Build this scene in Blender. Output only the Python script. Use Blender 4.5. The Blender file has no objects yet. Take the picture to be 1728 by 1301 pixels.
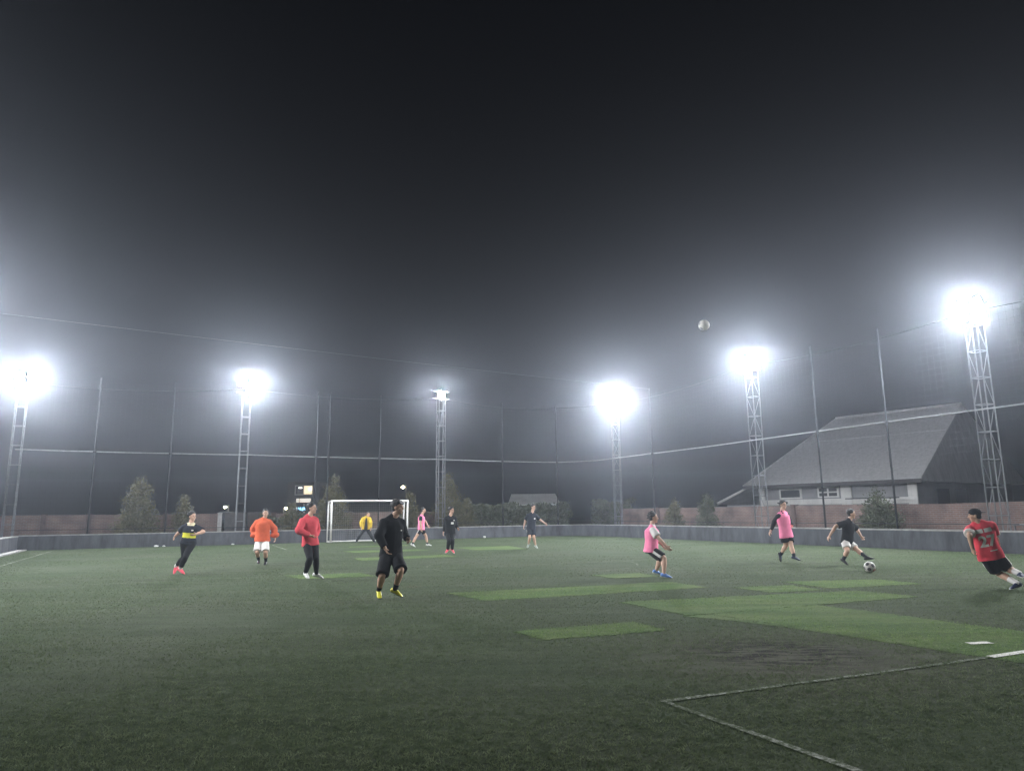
import bpy, bmesh, math, random
import numpy as np
from mathutils import Vector, Matrix, Quaternion, noise as mnoise

random.seed(7)
RNG = np.random.default_rng(7)
scene = bpy.context.scene
COL = scene.collection

# ------------------------------------------------------------------ camera
cam_data = bpy.data.cameras.new("camera")
cam = bpy.data.objects.new("camera", cam_data)
COL.objects.link(cam)
cam_data.sensor_width = 36.0
cam_data.lens = 25.0
cam_data.clip_start = 0.05
cam_data.clip_end = 2000.0
PITCH = math.atan(215.5 / 1200.0)          # looking slightly up
ROLL = 0.0116                              # hand-held tilt
_r0 = Vector((1, 0, 0)); _u0 = Vector((0, -math.sin(PITCH), math.cos(PITCH)))
_f = Vector((0, math.cos(PITCH), math.sin(PITCH)))
_r = _r0 * math.cos(ROLL) - _u0 * math.sin(ROLL)
_u = _u0 * math.cos(ROLL) + _r0 * math.sin(ROLL)
_m = Matrix((_r, _u, -_f)).transposed().to_4x4()
_m.translation = Vector((0, 0, 1.46))
cam.matrix_world = _m
scene.camera = cam

# ------------------------------------------------------------------ night sky
world = bpy.data.worlds.new("World"); scene.world = world
world.use_nodes = True
_wn = world.node_tree.nodes; _wl = world.node_tree.links
_bg = _wn["Background"]
_sky = _wn.new("ShaderNodeTexSky"); _sky.sky_type = 'NISHITA'
_sky.sun_disc = False
_sky.sun_elevation = math.radians(-4.0)
_sky.sun_rotation = math.radians(200.0)
_wl.new(_sky.outputs[0], _bg.inputs[0])
_bg.inputs[1].default_value = SKY_STRENGTH = 0.15

scene.view_settings.view_transform = 'Standard'
scene.view_settings.look = 'None'
scene.view_settings.exposure = 0.0
scene.view_settings.gamma = 1.0
scene.view_settings.use_curve_mapping = False
scene.render.engine = 'CYCLES'
scene.cycles.use_denoising = True
scene.cycles.max_bounces = 4
scene.cycles.use_light_tree = False
scene.cycles.diffuse_bounces = 3
scene.cycles.glossy_bounces = 2
scene.cycles.transmission_bounces = 2
scene.cycles.volume_bounces = 1
scene.cycles.transparent_max_bounces = 8

LAMP_GAIN = 3000.0        # radiance of a lit floodlight glass
HAZE_DENSITY = 0.0014

# ------------------------------------------------------------------ pitch frame: u along the far wall, v towards the camera
TH = math.atan(0.49)
UX, UY = math.cos(TH), math.sin(TH)
KX, KY = 4.17, 47.6
def W(u, v, z=0.0):
    return Vector((KX + u * UX + v * UY, KY + u * UY - v * UX, z))

# ------------------------------------------------------------------ object helpers
def tag(o, label=None, cat=None, group=None, kind=None):
    if label: o["label"] = label
    if cat: o["category"] = cat
    if group: o["group"] = group
    if kind: o["kind"] = kind
    return o

def empty(name, loc=(0, 0, 0), rz=0.0):
    o = bpy.data.objects.new(name, None); COL.objects.link(o)
    o.empty_display_size = 0.2
    o.location = loc; o.rotation_euler = (0, 0, rz)
    return o

def obj_from_mesh(name, me, mats, parent=None, loc=None):
    o = bpy.data.objects.new(name, me); COL.objects.link(o)
    if mats is not None and len(me.materials) == 0:
        for m in (mats if isinstance(mats, (list, tuple)) else [mats]): me.materials.append(m)
    if parent is not None: o.parent = parent
    if loc is not None: o.location = loc
    return o

class MB:
    """collects boxes, bars, tubes and sheets for one mesh"""
    def __init__(self): self.v = []; self.f = []; self.mi = []
    def add(self, vs, fs, mi=0):
        b = len(self.v); self.v += [tuple(p) for p in vs]
        for f in fs: self.f.append(tuple(i + b for i in f)); self.mi.append(mi)
        return self
    def hexa(self, c8, mi=0):
        return self.add(c8, [(0, 3, 2, 1), (4, 5, 6, 7), (0, 1, 5, 4), (1, 2, 6, 5), (2, 3, 7, 6), (3, 0, 4, 7)], mi)
    def box(self, x0, x1, y0, y1, z0, z1, mi=0):
        return self.hexa([(x0, y0, z0), (x1, y0, z0), (x1, y1, z0), (x0, y1, z0), (x0, y0, z1), (x1, y0, z1), (x1, y1, z1), (x0, y1, z1)], mi)
    def uvbox(self, u0, u1, v0, v1, z0, z1, mi=0):
        c = [W(u0, v1, z0), W(u1, v1, z0), W(u1, v0, z0), W(u0, v0, z0), W(u0, v1, z1), W(u1, v1, z1), W(u1, v0, z1), W(u0, v0, z1)]
        return self.hexa(c, mi)
    def bar(self, p0, p1, r, n=6, r1=None, mi=0, caps=True):
        p0 = Vector(p0); p1 = Vector(p1); r1 = r if r1 is None else r1
        a = (p1 - p0).normalized(); t = Vector((0, 0, 1)) if abs(a.z) < .9 else Vector((1, 0, 0))
        x = a.cross(t).normalized(); y = a.cross(x)
        vs = []
        for p, rr in ((p0, r), (p1, r1)):
            for k in range(n):
                an = 2 * math.pi * (k + .5) / n; vs.append(p + x * (rr * math.cos(an)) + y * (rr * math.sin(an)))
        fs = [(k, (k + 1) % n, n + (k + 1) % n, n + k) for k in range(n)]
        if caps: fs += [tuple(range(n - 1, -1, -1)), tuple(range(n, 2 * n))]
        return self.add(vs, fs, mi)
    def tube(self, pts, r, n=6, mi=0):
        pts = [Vector(p) for p in pts]; vs = []; prev = None
        for i, p in enumerate(pts):
            a = (pts[min(i + 1, len(pts) - 1)] - pts[max(i - 1, 0)]).normalized()
            t = Vector((0, 0, 1)) if abs(a.z) < .9 else Vector((1, 0, 0))
            x = a.cross(t).normalized(); y = a.cross(x)
            for k in range(n):
                an = 2 * math.pi * k / n; vs.append(p + x * (r * math.cos(an)) + y * (r * math.sin(an)))
        fs = []
        for i in range(len(pts) - 1):
            for k in range(n):
                a0 = i * n + k; a1 = i * n + (k + 1) % n; fs.append((a0, a1, a1 + n, a0 + n))
        fs += [tuple(range(n - 1, -1, -1)), tuple(range(len(vs) - n, len(vs)))]
        return self.add(vs, fs, mi)
    def mesh(self, name, smooth=False):
        me = bpy.data.meshes.new(name); me.from_pydata(self.v, [], self.f)
        if any(self.mi): me.polygons.foreach_set("material_index", self.mi)
        if smooth: me.polygons.foreach_set("use_smooth", [True] * len(me.polygons))
        me.update(); return me
    def build(self, name, mats, parent=None, smooth=False, loc=None):
        return obj_from_mesh(name, self.mesh(name, smooth), mats, parent, loc)

def bevel_obj(o, w=0.01, seg=2):
    md = o.modifiers.new("bevel", 'BEVEL'); md.width = w; md.segments = seg; md.limit_method = 'ANGLE'
    return o

# ------------------------------------------------------------------ materials
def new_mat(name):
    m = bpy.data.materials.new(name); m.use_nodes = True
    nt = m.node_tree; return m, nt, nt.nodes["Principled BSDF"]

def mat(name, col, rough=0.8, var=0.15, scale=6.0, metal=0.0, bump=0.0, bscale=40.0, col2=None, spec=0.3, coord='Object', streak=None):
    m, nt, b = new_mat(name); N = nt.nodes; L = nt.links
    b.inputs["Roughness"].default_value = rough; b.inputs["Metallic"].default_value = metal
    b.inputs["Specular IOR Level"].default_value = spec
    tc = N.new("ShaderNodeTexCoord"); src = tc.outputs[coord]
    if streak:
        mp = N.new("ShaderNodeMapping"); mp.inputs["Scale"].default_value = streak; L.new(src, mp.inputs[0]); src = mp.outputs[0]
    nz = N.new("ShaderNodeTexNoise"); nz.inputs["Scale"].default_value = scale; nz.inputs["Detail"].default_value = 6; nz.inputs["Roughness"].default_value = .65
    L.new(src, nz.inputs["Vector"])
    rp = N.new("ShaderNodeValToRGB"); rp.color_ramp.elements[0].position = .3; rp.color_ramp.elements[1].position = .7
    c = Vector(col[:3]); lo = c * (1 - var); hi = Vector(col2[:3]) if col2 else c * (1 + var)
    rp.color_ramp.elements[0].color = (*lo, 1); rp.color_ramp.elements[1].color = (*hi, 1)
    L.new(nz.outputs["Fac"], rp.inputs[0]); L.new(rp.outputs[0], b.inputs["Base Color"])
    if bump > 0:
        n2 = N.new("ShaderNodeTexNoise"); n2.inputs["Scale"].default_value = bscale; n2.inputs["Detail"].default_value = 4
        L.new(src, n2.inputs["Vector"])
        bp = N.new("ShaderNodeBump"); bp.inputs["Strength"].default_value = bump; bp.inputs["Distance"].default_value = .02
        L.new(n2.outputs["Fac"], bp.inputs["Height"]); L.new(bp.outputs[0], b.inputs["Normal"])
    return m

def emit(name, col, strength):
    m, nt, b = new_mat(name)
    b.inputs["Base Color"].default_value = (.8, .8, .8, 1)
    b.inputs["Emission Color"].default_value = (*col, 1); b.inputs["Emission Strength"].default_value = strength
    m.cycles.emission_sampling = 'AUTO'
    return m

def turf_mat(name, dark, mid, worn, scale_patch=.35, worn_amt=.5, dirt=()):
    """short plastic turf: fibre grain, mottling, patches of worn brown backing"""
    m, nt, b = new_mat(name); N = nt.nodes; L = nt.links
    b.inputs["Roughness"].default_value = .95; b.inputs["Specular IOR Level"].default_value = .04
    g = N.new("ShaderNodeNewGeometry"); P = g.outputs["Position"]
    def noise(sc, det=5, ro=.6, mapping=None):
        n = N.new("ShaderNodeTexNoise"); n.inputs["Scale"].default_value = sc; n.inputs["Detail"].default_value = det; n.inputs["Roughness"].default_value = ro
        if mapping:
            mp = N.new("ShaderNodeMapping"); mp.inputs["Scale"].default_value = mapping; mp.inputs["Rotation"].default_value = (0, 0, TH); L.new(P, mp.inputs[0]); L.new(mp.outputs[0], n.inputs[0])
        else: L.new(P, n.inputs[0])
        return n.outputs["Fac"]
    def ramp(f, a, bb, ca=(0, 0, 0), cb=(1, 1, 1)):
        r = N.new("ShaderNodeValToRGB"); e = r.color_ramp.elements; e[0].position = a; e[1].position = bb; e[0].color = (*ca, 1); e[1].color = (*cb, 1)
        L.new(f, r.inputs[0]); return r.outputs[0]
    def mix(f, a, bb):
        x = N.new("ShaderNodeMix"); x.data_type = 'RGBA'
        if isinstance(f, float): x.inputs[0].default_value = f
        else: L.new(f, x.inputs[0])
        for s, c in ((6, a), (7, bb)):
            if isinstance(c, tuple): x.inputs[s].default_value = (*c, 1)
            else: L.new(c, x.inputs[s])
        return x.outputs[2]
    grain = ramp(noise(55, 4, .7), .3, .72)
    base = mix(grain, dark, mid)
    big = ramp(noise(scale_patch, 6, .62), .42, .68)
    mul = N.new("ShaderNodeMath"); mul.operation = 'MULTIPLY'; L.new(big, mul.inputs[0]); mul.inputs[1].default_value = worn_amt
    base = mix(mul.outputs[0], base, worn)
    lay = ramp(noise(1.0, 6, .65, (.35, 2.6, 1)), .38, .66)
    l2 = N.new("ShaderNodeMath"); l2.operation = 'MULTIPLY'; L.new(lay, l2.inputs[0]); l2.inputs[1].default_value = .55
    base = mix(l2.outputs[0], base, tuple(c * .55 for c in dark))
    for (x, y, r, colr, amt) in dirt:
        vm = N.new("ShaderNodeVectorMath"); vm.operation = 'DISTANCE'; L.new(P, vm.inputs[0]); vm.inputs[1].default_value = (x, y, 0)
        n = noise(2.6 if r > .6 else 4.5, 8, .8, (.7, 1.6, 1))
        ad = N.new("ShaderNodeMath"); ad.operation = 'MULTIPLY_ADD'; L.new(n, ad.inputs[0]); ad.inputs[1].default_value = r * 1.6; L.new(vm.outputs["Value"], ad.inputs[2])
        f = ramp(ad.outputs[0], 0, 1)
        mr = N.new("ShaderNodeMapRange"); L.new(ad.outputs[0], mr.inputs[0]); mr.inputs[1].default_value = r * (1.9 if r > .6 else 1.5); mr.inputs[2].default_value = r * (.9 if r > .6 else 1.25); mr.inputs[3].default_value = 0; mr.inputs[4].default_value = amt
        fac = mr.outputs[0]
        if r < 1.2:      # broken flecks instead of one stain
            mr.inputs[1].default_value = r; mr.inputs[2].default_value = r * .45; L.new(vm.outputs["Value"], mr.inputs[0])
            fl = ramp(noise(4.2, 8, .75, (.6, 2.2, 1)), .47, .53); mm = N.new("ShaderNodeMath"); mm.operation = 'MULTIPLY'; L.new(fl, mm.inputs[0]); L.new(fac, mm.inputs[1]); fac = mm.outputs[0]
        base = mix(fac, base, colr)
    L.new(base, b.inputs["Base Color"])
    bp = N.new("ShaderNodeBump"); bp.inputs["Strength"].default_value = .5; bp.inputs["Distance"].default_value = .02
    L.new(noise(38, 5, .75), bp.inputs["Height"]); L.new(bp.outputs[0], b.inputs["Normal"])
    return m

def worn(name, paint, under, a, b_, scale):
    """paint rubbed off turf fibres: two colours split by fine noise"""
    m, nt, b = new_mat(name); N = nt.nodes; L = nt.links
    b.inputs["Roughness"].default_value = .95; b.inputs["Specular IOR Level"].default_value = .05
    g = N.new("ShaderNodeNewGeometry"); n = N.new("ShaderNodeTexNoise"); n.inputs["Scale"].default_value = scale; n.inputs["Detail"].default_value = 7; n.inputs["Roughness"].default_value = .75
    L.new(g.outputs["Position"], n.inputs[0])
    n2 = N.new("ShaderNodeTexNoise"); n2.inputs["Scale"].default_value = 1.4; n2.inputs["Detail"].default_value = 4; L.new(g.outputs["Position"], n2.inputs[0])
    ad = N.new("ShaderNodeMath"); ad.operation = 'MULTIPLY_ADD'; L.new(n2.outputs["Fac"], ad.inputs[0]); ad.inputs[1].default_value = .35; ad.inputs[2].default_value = -.175
    sm = N.new("ShaderNodeMath"); L.new(n.outputs["Fac"], sm.inputs[0]); L.new(ad.outputs[0], sm.inputs[1])
    rp = N.new("ShaderNodeValToRGB"); e = rp.color_ramp.elements; e[0].position = a; e[1].position = b_; e[0].color = (*under, 1); e[1].color = (*paint, 1)
    L.new(sm.outputs[0], rp.inputs[0]); L.new(rp.outputs[0], b.inputs["Base Color"]); return m
_d = W(-18.9, 35.35); _d2 = W(-18.5, 35.2); _d3 = W(-20.0, 26.4)
M = dict(
    turf=turf_mat("old_turf", (.034, .049, .027), (.074, .099, .053), (.096, .100, .076), .3, .6,
                  dirt=((_d.x, _d.y, 2.0, (.086, .078, .060), .7), (_d2.x - .3, _d2.y, 1.15, (.012, .011, .009), 1.0), (_d3.x, _d3.y, .35, (.09, .07, .05), .6))),
    newturf=turf_mat("new_turf", (.056, .096, .036), (.116, .174, .066), (.138, .166, .070), .9, .9),
    soil=mat("bare_soil", (.045, .042, .036), .95, .4, .4, bump=.6, bscale=6, coord='Object'),
    line=worn("worn_white_line", (.33, .34, .30), (.05, .068, .032), .45, .66, 22),
    lineold=worn("faded_line", (.15, .165, .13), (.055, .075, .035), .42, .62, 16),
    linenew=mat("fresh_white_line", (.62, .60, .55), .8, .15, 20, bump=.5, bscale=50),
    plaster=mat("grey_plaster", (.088, .092, .105), .9, .45, 2.2, bump=.3, bscale=14, streak=(1, 1, .3)),
    lit_top_pale_trim=mat("lit_top_and_pale_trim", (.30, .295, .285), .85, .35, 3.0, bump=.3, bscale=20),  # light on the low walls' tops put into the colour; also real pale trim
    steel=mat("galvanised_steel", (.15, .155, .165), .6, .2, 8, spec=.2),
    darksteel=mat("dark_steel_pipe", (.035, .037, .042), .8, .3, 5, spec=.1),
    postpipe=mat("weathered_pipe", (.03, .031, .034), .85, .3, 5, spec=.1),
    railpipe=mat("pale_pipe", (.22, .225, .23), .6, .2, 5),
    white=mat("white_paint", (.72, .70, .68), .5, .08, 9),
    cord=mat("net_cord", (.05, .052, .055), .8, .2, 5),
    goalnet=mat("goal_net_cord", (.32, .32, .31), .8, .2, 5),
    housing=mat("lamp_housing", (.06, .06, .065), .5, .2, 10, metal=.5),
    conifer=mat("conifer_leaf", (.075, .078, .038), .75, .5, 2.5, col2=(.16, .145, .075)),
    shrub=mat("hedge_leaf", (.045, .06, .034), .75, .5, 3.0, col2=(.12, .13, .08)),
    bark=mat("bark", (.06, .045, .032), .95, .4, 8, bump=.6, bscale=30),
    rooftile=mat("grey_roof_sheet", (.42, .415, .415), .8, .2, .9, streak=(6, 6, .5), bump=.3, bscale=3),
    housewall=mat("grey_house_wall", (.22, .22, .225), .9, .2, .8),
    whitewall=mat("white_render", (.55, .54, .52), .9, .12, 1.5),
    darkwood=mat("dark_eave_board", (.045, .042, .042), .8, .3, 5),
    glass=mat("dark_window", (.02, .022, .025), .15, .1, 2, spec=.5),
    facade=mat("dark_facade", (.06, .058, .055), .9, .3, .5),
    redpaint=mat("red_paint", (.34, .05, .05), .6, .15, 8),
    plastic=mat("white_litter", (.75, .75, .74), .5, .1, 20),
    glow=emit("floodlight_glass", (.93, .96, 1.0), LAMP_GAIN),
    warmwin=emit("lit_room", (1.0, .78, .46), 1.1),
    dimwin=emit("dim_lit_window", (1.0, .86, .72), .75),
    whitelamp=emit("white_tube", (1, .97, .9), 4.0),
    yellowlamp=emit("yellowish_lamp", (1.0, .93, .58), 70.0),
    warmlamp=emit("warm_street_lamp", (1.0, .82, .55), 60.0),
    bluesign=emit("blue_lit_letters", (.25, .65, 1.0), 3.2),
    whitesign=emit("white_lit_disc", (.85, .93, 1.0), 2.5),
)
def brick_mat():
    m, nt, b = new_mat("red_brick"); N = nt.nodes; L = nt.links
    b.inputs["Roughness"].default_value = .92
    uvn = N.new("ShaderNodeTexCoord")
    br = N.new("ShaderNodeTexBrick"); br.inputs["Color1"].default_value = (.165, .094, .080, 1); br.inputs["Color2"].default_value = (.125, .074, .066, 1)
    br.inputs["Mortar"].default_value = (.17, .15, .14, 1); br.inputs["Scale"].default_value = 1.0
    br.inputs["Brick Width"].default_value = .23; br.inputs["Row Height"].default_value = .075; br.inputs["Mortar Size"].default_value = .012
    L.new(uvn.outputs["UV"], br.inputs[0])
    nz = N.new("ShaderNodeTexNoise"); nz.inputs["Scale"].default_value = 1.3; nz.inputs["Detail"].default_value = 6; L.new(uvn.outputs["Object"], nz.inputs[0])
    rp = N.new("ShaderNodeValToRGB"); rp.color_ramp.elements[0].position = .35; rp.color_ramp.elements[1].position = .7; rp.color_ramp.elements[0].color = (.55, .55, .55, 1); rp.color_ramp.elements[1].color = (1.15, 1.1, 1.05, 1)
    L.new(nz.outputs["Fac"], rp.inputs[0])
    mx = N.new("ShaderNodeMix"); mx.data_type = 'RGBA'; mx.blend_type = 'MULTIPLY'; mx.inputs[0].default_value = 1
    L.new(br.outputs[0], mx.inputs[6]); L.new(rp.outputs[0], mx.inputs[7]); L.new(mx.outputs[2], b.inputs["Base Color"])
    return m
M['brick'] = brick_mat()
M['darkbrick'] = mat('dark_brick_pillar', (.085, .06, .055), .92, .3, 5)

# ------------------------------------------------------------------ ground and pitch
g = MB(); g.add([(-150, -150, -.02), (150, -150, -.02), (150, 150, -.02), (-150, 150, -.02)], [(0, 1, 2, 3)])
tag(g.build("ground", M['soil']), kind="structure")
PU0, PU1, PV0, PV1 = -30.75, .1, -.1, 47.0
pm = MB()
nu, nv = 60, 90
for j in range(nv + 1):
    for i in range(nu + 1):
        uu = PU0 + (PU1 - PU0) * i / nu; vv = PV0 + (PV1 - PV0) * j / nv
        z = .010 * mnoise.noise(Vector((uu * .35, vv * .35, 0))) if 0 < i < nu and 0 < j < nv else 0
        pm.v.append(tuple(W(uu, vv, z)))
for j in range(nv):
    for i in range(nu):
        a = j * (nu + 1) + i; pm.f.append((a, a + nu + 1, a + nu + 2, a + 1)); pm.mi.append(0)
pitch = pm.build("pitch", M['turf'], smooth=True); tag(pitch, kind="structure")

def gz(uu, vv): return .010 * mnoise.noise(Vector((uu * .35, vv * .35, 0)))
def sheet(uv4, z, name, material, th=.0, n=10, jit=0.0):
    """a quad laid on the pitch, following its unevenness; th gives it an edge"""
    mb = MB(); a, b_, c, d = [Vector((*p, 0)) for p in uv4]
    top = []
    for j in range(n + 1):
        for i in range(n + 1):
            s, t = i / n, j / n
            p = (a * (1 - s) + b_ * s) * (1 - t) + (d * (1 - s) + c * s) * t
            if jit and (i in (0, n) or j in (0, n)): p += Vector((random.uniform(-jit, jit), random.uniform(-jit, jit), 0))
            mb.v.append(tuple(W(p.x, p.y, gz(p.x, p.y) + z)))
    for j in range(n):
        for i in range(n):
            q = j * (n + 1) + i; mb.f.append((q, q + n + 1, q + n + 2, q + 1)); mb.mi.append(0)
    if th:
        edge = [i for i in range(n + 1)] + [(j + 1) * (n + 1) - 1 for j in range(1, n + 1)] + [n * (n + 1) + i for i in range(n - 1, -1, -1)] + [j * (n + 1) for j in range(n - 1, 0, -1)]
        base = len(mb.v)
        for e in edge: x, y, zz = mb.v[e]; mb.v.append((x, y, zz - th))
        k = len(edge)
        for i in range(k): mb.f.append((edge[i], edge[(i + 1) % k], base + (i + 1) % k, base + i)); mb.mi.append(0)
    return mb.build(name, material, pitch, smooth=False)

PATCHES = [((-19.75, 27.95), (-19.6, 29.4), (-15.05, 29.75), (-14.95, 28.5)),
           ((-20.6, 32.55), (-20.55, 33.25), (-18.9, 33.4), (-18.85, 32.65)),
           ((-15.45, 26.15), (-15.5, 27.25), (-14.3, 27.3), (-14.2, 26.35)),
           ((-14.65, 30.05), (-14.7, 31.0), (-13.6, 31.2), (-13.4, 30.25)),
           ((-13.0, 29.7), (-13.25, 31.05), (-11.1, 31.45), (-11.0, 30.3)),
           ((-17.8, 30.75), (-17.85, 32.55), (-13.1, 32.75), (-13.2, 31.6)),
           ((-17.95, 32.56), (-17.35, 33.75), (-17.2, 36.55), (-17.5, 32.6)),
           ((-17.49, 32.57), (-17.19, 36.6), (-15.3, 37.0), (-15.4, 32.66)),
           ((-17.8, 10.8), (-17.7, 12.35), (-14.6, 12.75), (-14.8, 11.35)),
           ((-18.6, 15.95), (-18.7, 17.4), (-15.3, 17.2), (-15.25, 15.9)),
           ((-16.6, 6.6), (-16.7, 7.5), (-13.9, 7.6), (-13.8, 6.7)),
           ((-13.0, 11.0), (-13.1, 13.7), (-11.0, 14.2), (-10.3, 11.0)),
           ((-21.8, 21.9), (-21.6, 23.2), (-19.9, 23.5), (-20.0, 22.3))]
for k, p in enumerate(PATCHES):
    # corner order so that the sheet's normal points up
    a, b_, c, d = p
    sheet((a, d, c, b_), .0045 + .001 * (k % 3), "turf_patch", M['newturf'], th=.006, n=44, jit=.04)

def line(u0, v0, u1, v1, w, material, z=.007, n=14):
    dx, dy = u1 - u0, v1 - v0; l = math.hypot(dx, dy); nx, ny = -dy / l * w / 2, dx / l * w / 2
    o = sheet(((u0 + nx, v0 + ny), (u1 + nx, v1 + ny), (u1 - nx, v1 - ny), (u0 - nx, v0 - ny)), z, "painted_line", material, n=n, jit=.008)
    me = o.data
    if me.polygons[0].normal.z < 0: me.flip_normals()
    return o
line(-21.08, 36.12, -17.22, 36.30, .055, M['line'])
line(-17.20, 36.32, -9.0, 36.5, .085, M['linenew'], z=.012)
line(-21.05, 36.16, -21.05, 44.0, .06, M['line'])
line(-9.0, 36.5, -9.0, 44.0, .07, M['line'])
line(-29.0, 1.2, -29.4, 44.0, .09, M['line'])
line(-28.9, 22.0, -1.2, 22.6, .08, M['lineold'])
line(-19.4, 2.0, -19.6, 8.1, .09, M['line'])
line(-19.6, 8.1, -9.4, 8.3, .09, M['lineold'])
line(-9.7, 1.5, -9.4, 8.3, .08, M['lineold'])
line(-16.68, 35.78, -16.42, 35.86, .11, M['linenew'], z=.012, n=4)
# halfway circle, mostly worn away
for k in range(26):
    a0, a1 = 2 * math.pi * k / 26, 2 * math.pi * (k + .9) / 26
    if k % 5 != 3: line(-15 + 3.0 * math.cos(a0), 22.3 + 3.0 * math.sin(a0), -15 + 3.0 * math.cos(a1), 22.3 + 3.0 * math.sin(a1), .06, M['lineold'], n=4)

def fibre_mat(name, c0, c1):
    m = bpy.data.materials.new(name); m.use_nodes = True; N = m.node_tree.nodes; L = m.node_tree.links; N.clear()
    out = N.new("ShaderNodeOutputMaterial"); mx = N.new("ShaderNodeMixShader"); d = N.new("ShaderNodeBsdfDiffuse"); t = N.new("ShaderNodeBsdfTranslucent")
    g = N.new("ShaderNodeNewGeometry"); nz = N.new("ShaderNodeTexNoise"); nz.inputs["Scale"].default_value = 9; nz.inputs["Detail"].default_value = 5; L.new(g.outputs["Position"], nz.inputs[0])
    rp = N.new("ShaderNodeValToRGB"); e = rp.color_ramp.elements; e[0].position = .35; e[1].position = .65; e[0].color = (*c0, 1); e[1].color = (*c1, 1); L.new(nz.outputs["Fac"], rp.inputs[0])
    for n in (d, t): L.new(rp.outputs[0], n.inputs[0])
    mx.inputs[0].default_value = .5; L.new(d.outputs[0], mx.inputs[1]); L.new(t.outputs[0], mx.inputs[2]); L.new(mx.outputs[0], out.inputs[0]); return m
M['fibre'] = fibre_mat("turf_fibre", (.063, .085, .045), (.14, .168, .095)); M['newfibre'] = fibre_mat("new_turf_fibre", (.115, .182, .065), (.205, .285, .115))
# standing fibres of the turf close to the camera
def in_patch(uu, vv):
    m = np.zeros(len(uu), bool)
    for p in PATCHES:
        q = np.array(p); ins = np.ones(len(uu), bool); sg = 0
        area = sum(q[i][0] * q[(i + 1) % 4][1] - q[(i + 1) % 4][0] * q[i][1] for i in range(4)); sg = 1 if area > 0 else -1
        for i in range(4):
            a, b_ = q[i], q[(i + 1) % 4]; ins &= sg * ((b_[0] - a[0]) * (vv - a[1]) - (b_[1] - a[1]) * (uu - a[0])) > 0
        m |= ins
    return m
def fibres(n, y0, y1, seed, name, material, want_patch, hgt):
    r = np.random.default_rng(seed)
    y = y0 * (y1 / y0) ** r.uniform(0, 1, n)                      # denser close by
    x = r.uniform(-.80, .80, n) * y
    du, dv = (x - KX), (y - KY); uu = du * UX + dv * UY; vv = du * UY - dv * UX
    keep = (in_patch(uu + r.normal(0, .05, n), vv + r.normal(0, .05, n)) == want_patch) & (uu > PU0 + .2) & (uu < -.2) & (vv > .2) & (vv < 46)
    dd = np.hypot((x - _d.x) / 1.5, (y - _d.y) / 1.0); bare = dd < 1.0; ix = np.nonzero(bare)[0]
    bare[ix] = np.array([mnoise.noise(Vector((x[i] * 2.2, y[i] * 5.0, 1.7))) for i in ix]) > -.12 + .9 * (dd[ix] - .55)
    keep &= ~(bare & (r.uniform(0, 1, n) < .72))
    x, y = x[keep], y[keep]; m = len(x)
    az = r.uniform(0, 2 * np.pi, m); h = hgt * r.uniform(.5, 1.25, m); lean = r.normal(0, .9, (m, 2)) * h[:, None]; w = r.uniform(.0016, .0034, m) * (1 + y / 9)
    base = np.stack([x, y, np.full(m, .0)], 1); t = np.stack([np.cos(az), np.sin(az), np.zeros(m)], 1)
    if want_patch: base[:, 2] = .005
    v = np.empty((m, 3, 3)); v[:, 0] = base - t * w[:, None]; v[:, 1] = base + t * w[:, None]; v[:, 2] = base; v[:, 2, :2] += lean; v[:, 2, 2] += h
    me = bpy.data.meshes.new(name); me.vertices.add(m * 3); me.vertices.foreach_set("co", v.reshape(-1).astype(np.float32))
    me.loops.add(m * 3); me.loops.foreach_set("vertex_index", np.arange(m * 3, dtype=np.int32)); me.polygons.add(m)
    me.polygons.foreach_set("loop_start", np.arange(0, m * 3, 3, dtype=np.int32)); me.polygons.foreach_set("loop_total", np.full(m, 3, dtype=np.int32)); me.update(); me.validate()
    o = obj_from_mesh(name, me, material, pitch); o["kind"] = "stuff"; return o
fibres(420000, 4.0, 45.0, 5, "turf_fibres", M['fibre'], False, .016)
fibres(420000, 6.0, 40.0, 6, "new_turf_fibres", M['newfibre'], True, .013)

# ------------------------------------------------------------------ low perimeter walls
def wall_run(path, h, t, name, label, cop=.05):
    """path: list of (u,v) along the pitch-side face, outside is to the left of travel"""
    e = empty(name, W(*path[0])); tag(e, label, "wall")
    inv = e.location
    def loops(off0, off1, z0, z1):
        mb = MB(); n = len(path); P = []
        for i, (a, b_) in enumerate(path):
            p0 = path[max(i - 1, 0)]; p1 = path[min(i + 1, n - 1)]
            dx, dy = p1[0] - p0[0], p1[1] - p0[1]; l = math.hypot(dx, dy); nx, ny = dy / l, -dx / l
            P.append(((a + nx * off0, b_ + ny * off0), (a + nx * off1, b_ + ny * off1)))
        for q in P:
            for (uu, vv), z in ((q[0], z0), (q[1], z0), (q[1], z1), (q[0], z1)):
                mb.v.append(tuple(W(uu, vv, z) - inv))
        for i in range(n - 1):
            for k in range(4):
                a = i * 4 + k; b_ = i * 4 + (k + 1) % 4; mb.f.append((a, b_, b_ + 4, a + 4)); mb.mi.append(0)
        mb.f += [(0, 3, 2, 1), tuple(len(mb.v) - 4 + k for k in range(4))]; mb.mi += [0, 0]
        return mb
    o = loops(0, t, -.05, h - cop).build("wall_body", M['plaster'], e)
    c = loops(-.02, t + .02, h - cop, h).build("lit_top_pale_trim", M['lit_top_pale_trim'], e)  # cap coloured paler than the body to paint in its lit top face
    for q in (o, c):
        bm = bmesh.new(); bm.from_mesh(q.data); bmesh.ops.recalc_face_normals(bm, faces=bm.faces); bm.to_mesh(q.data); bm.free()
    return e
arc = [(-2.6 + 2.6 * math.sin(a), 2.6 - 2.6 * math.cos(a)) for a in [k * math.pi / 2 / 8 for k in range(9)]]
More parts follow.
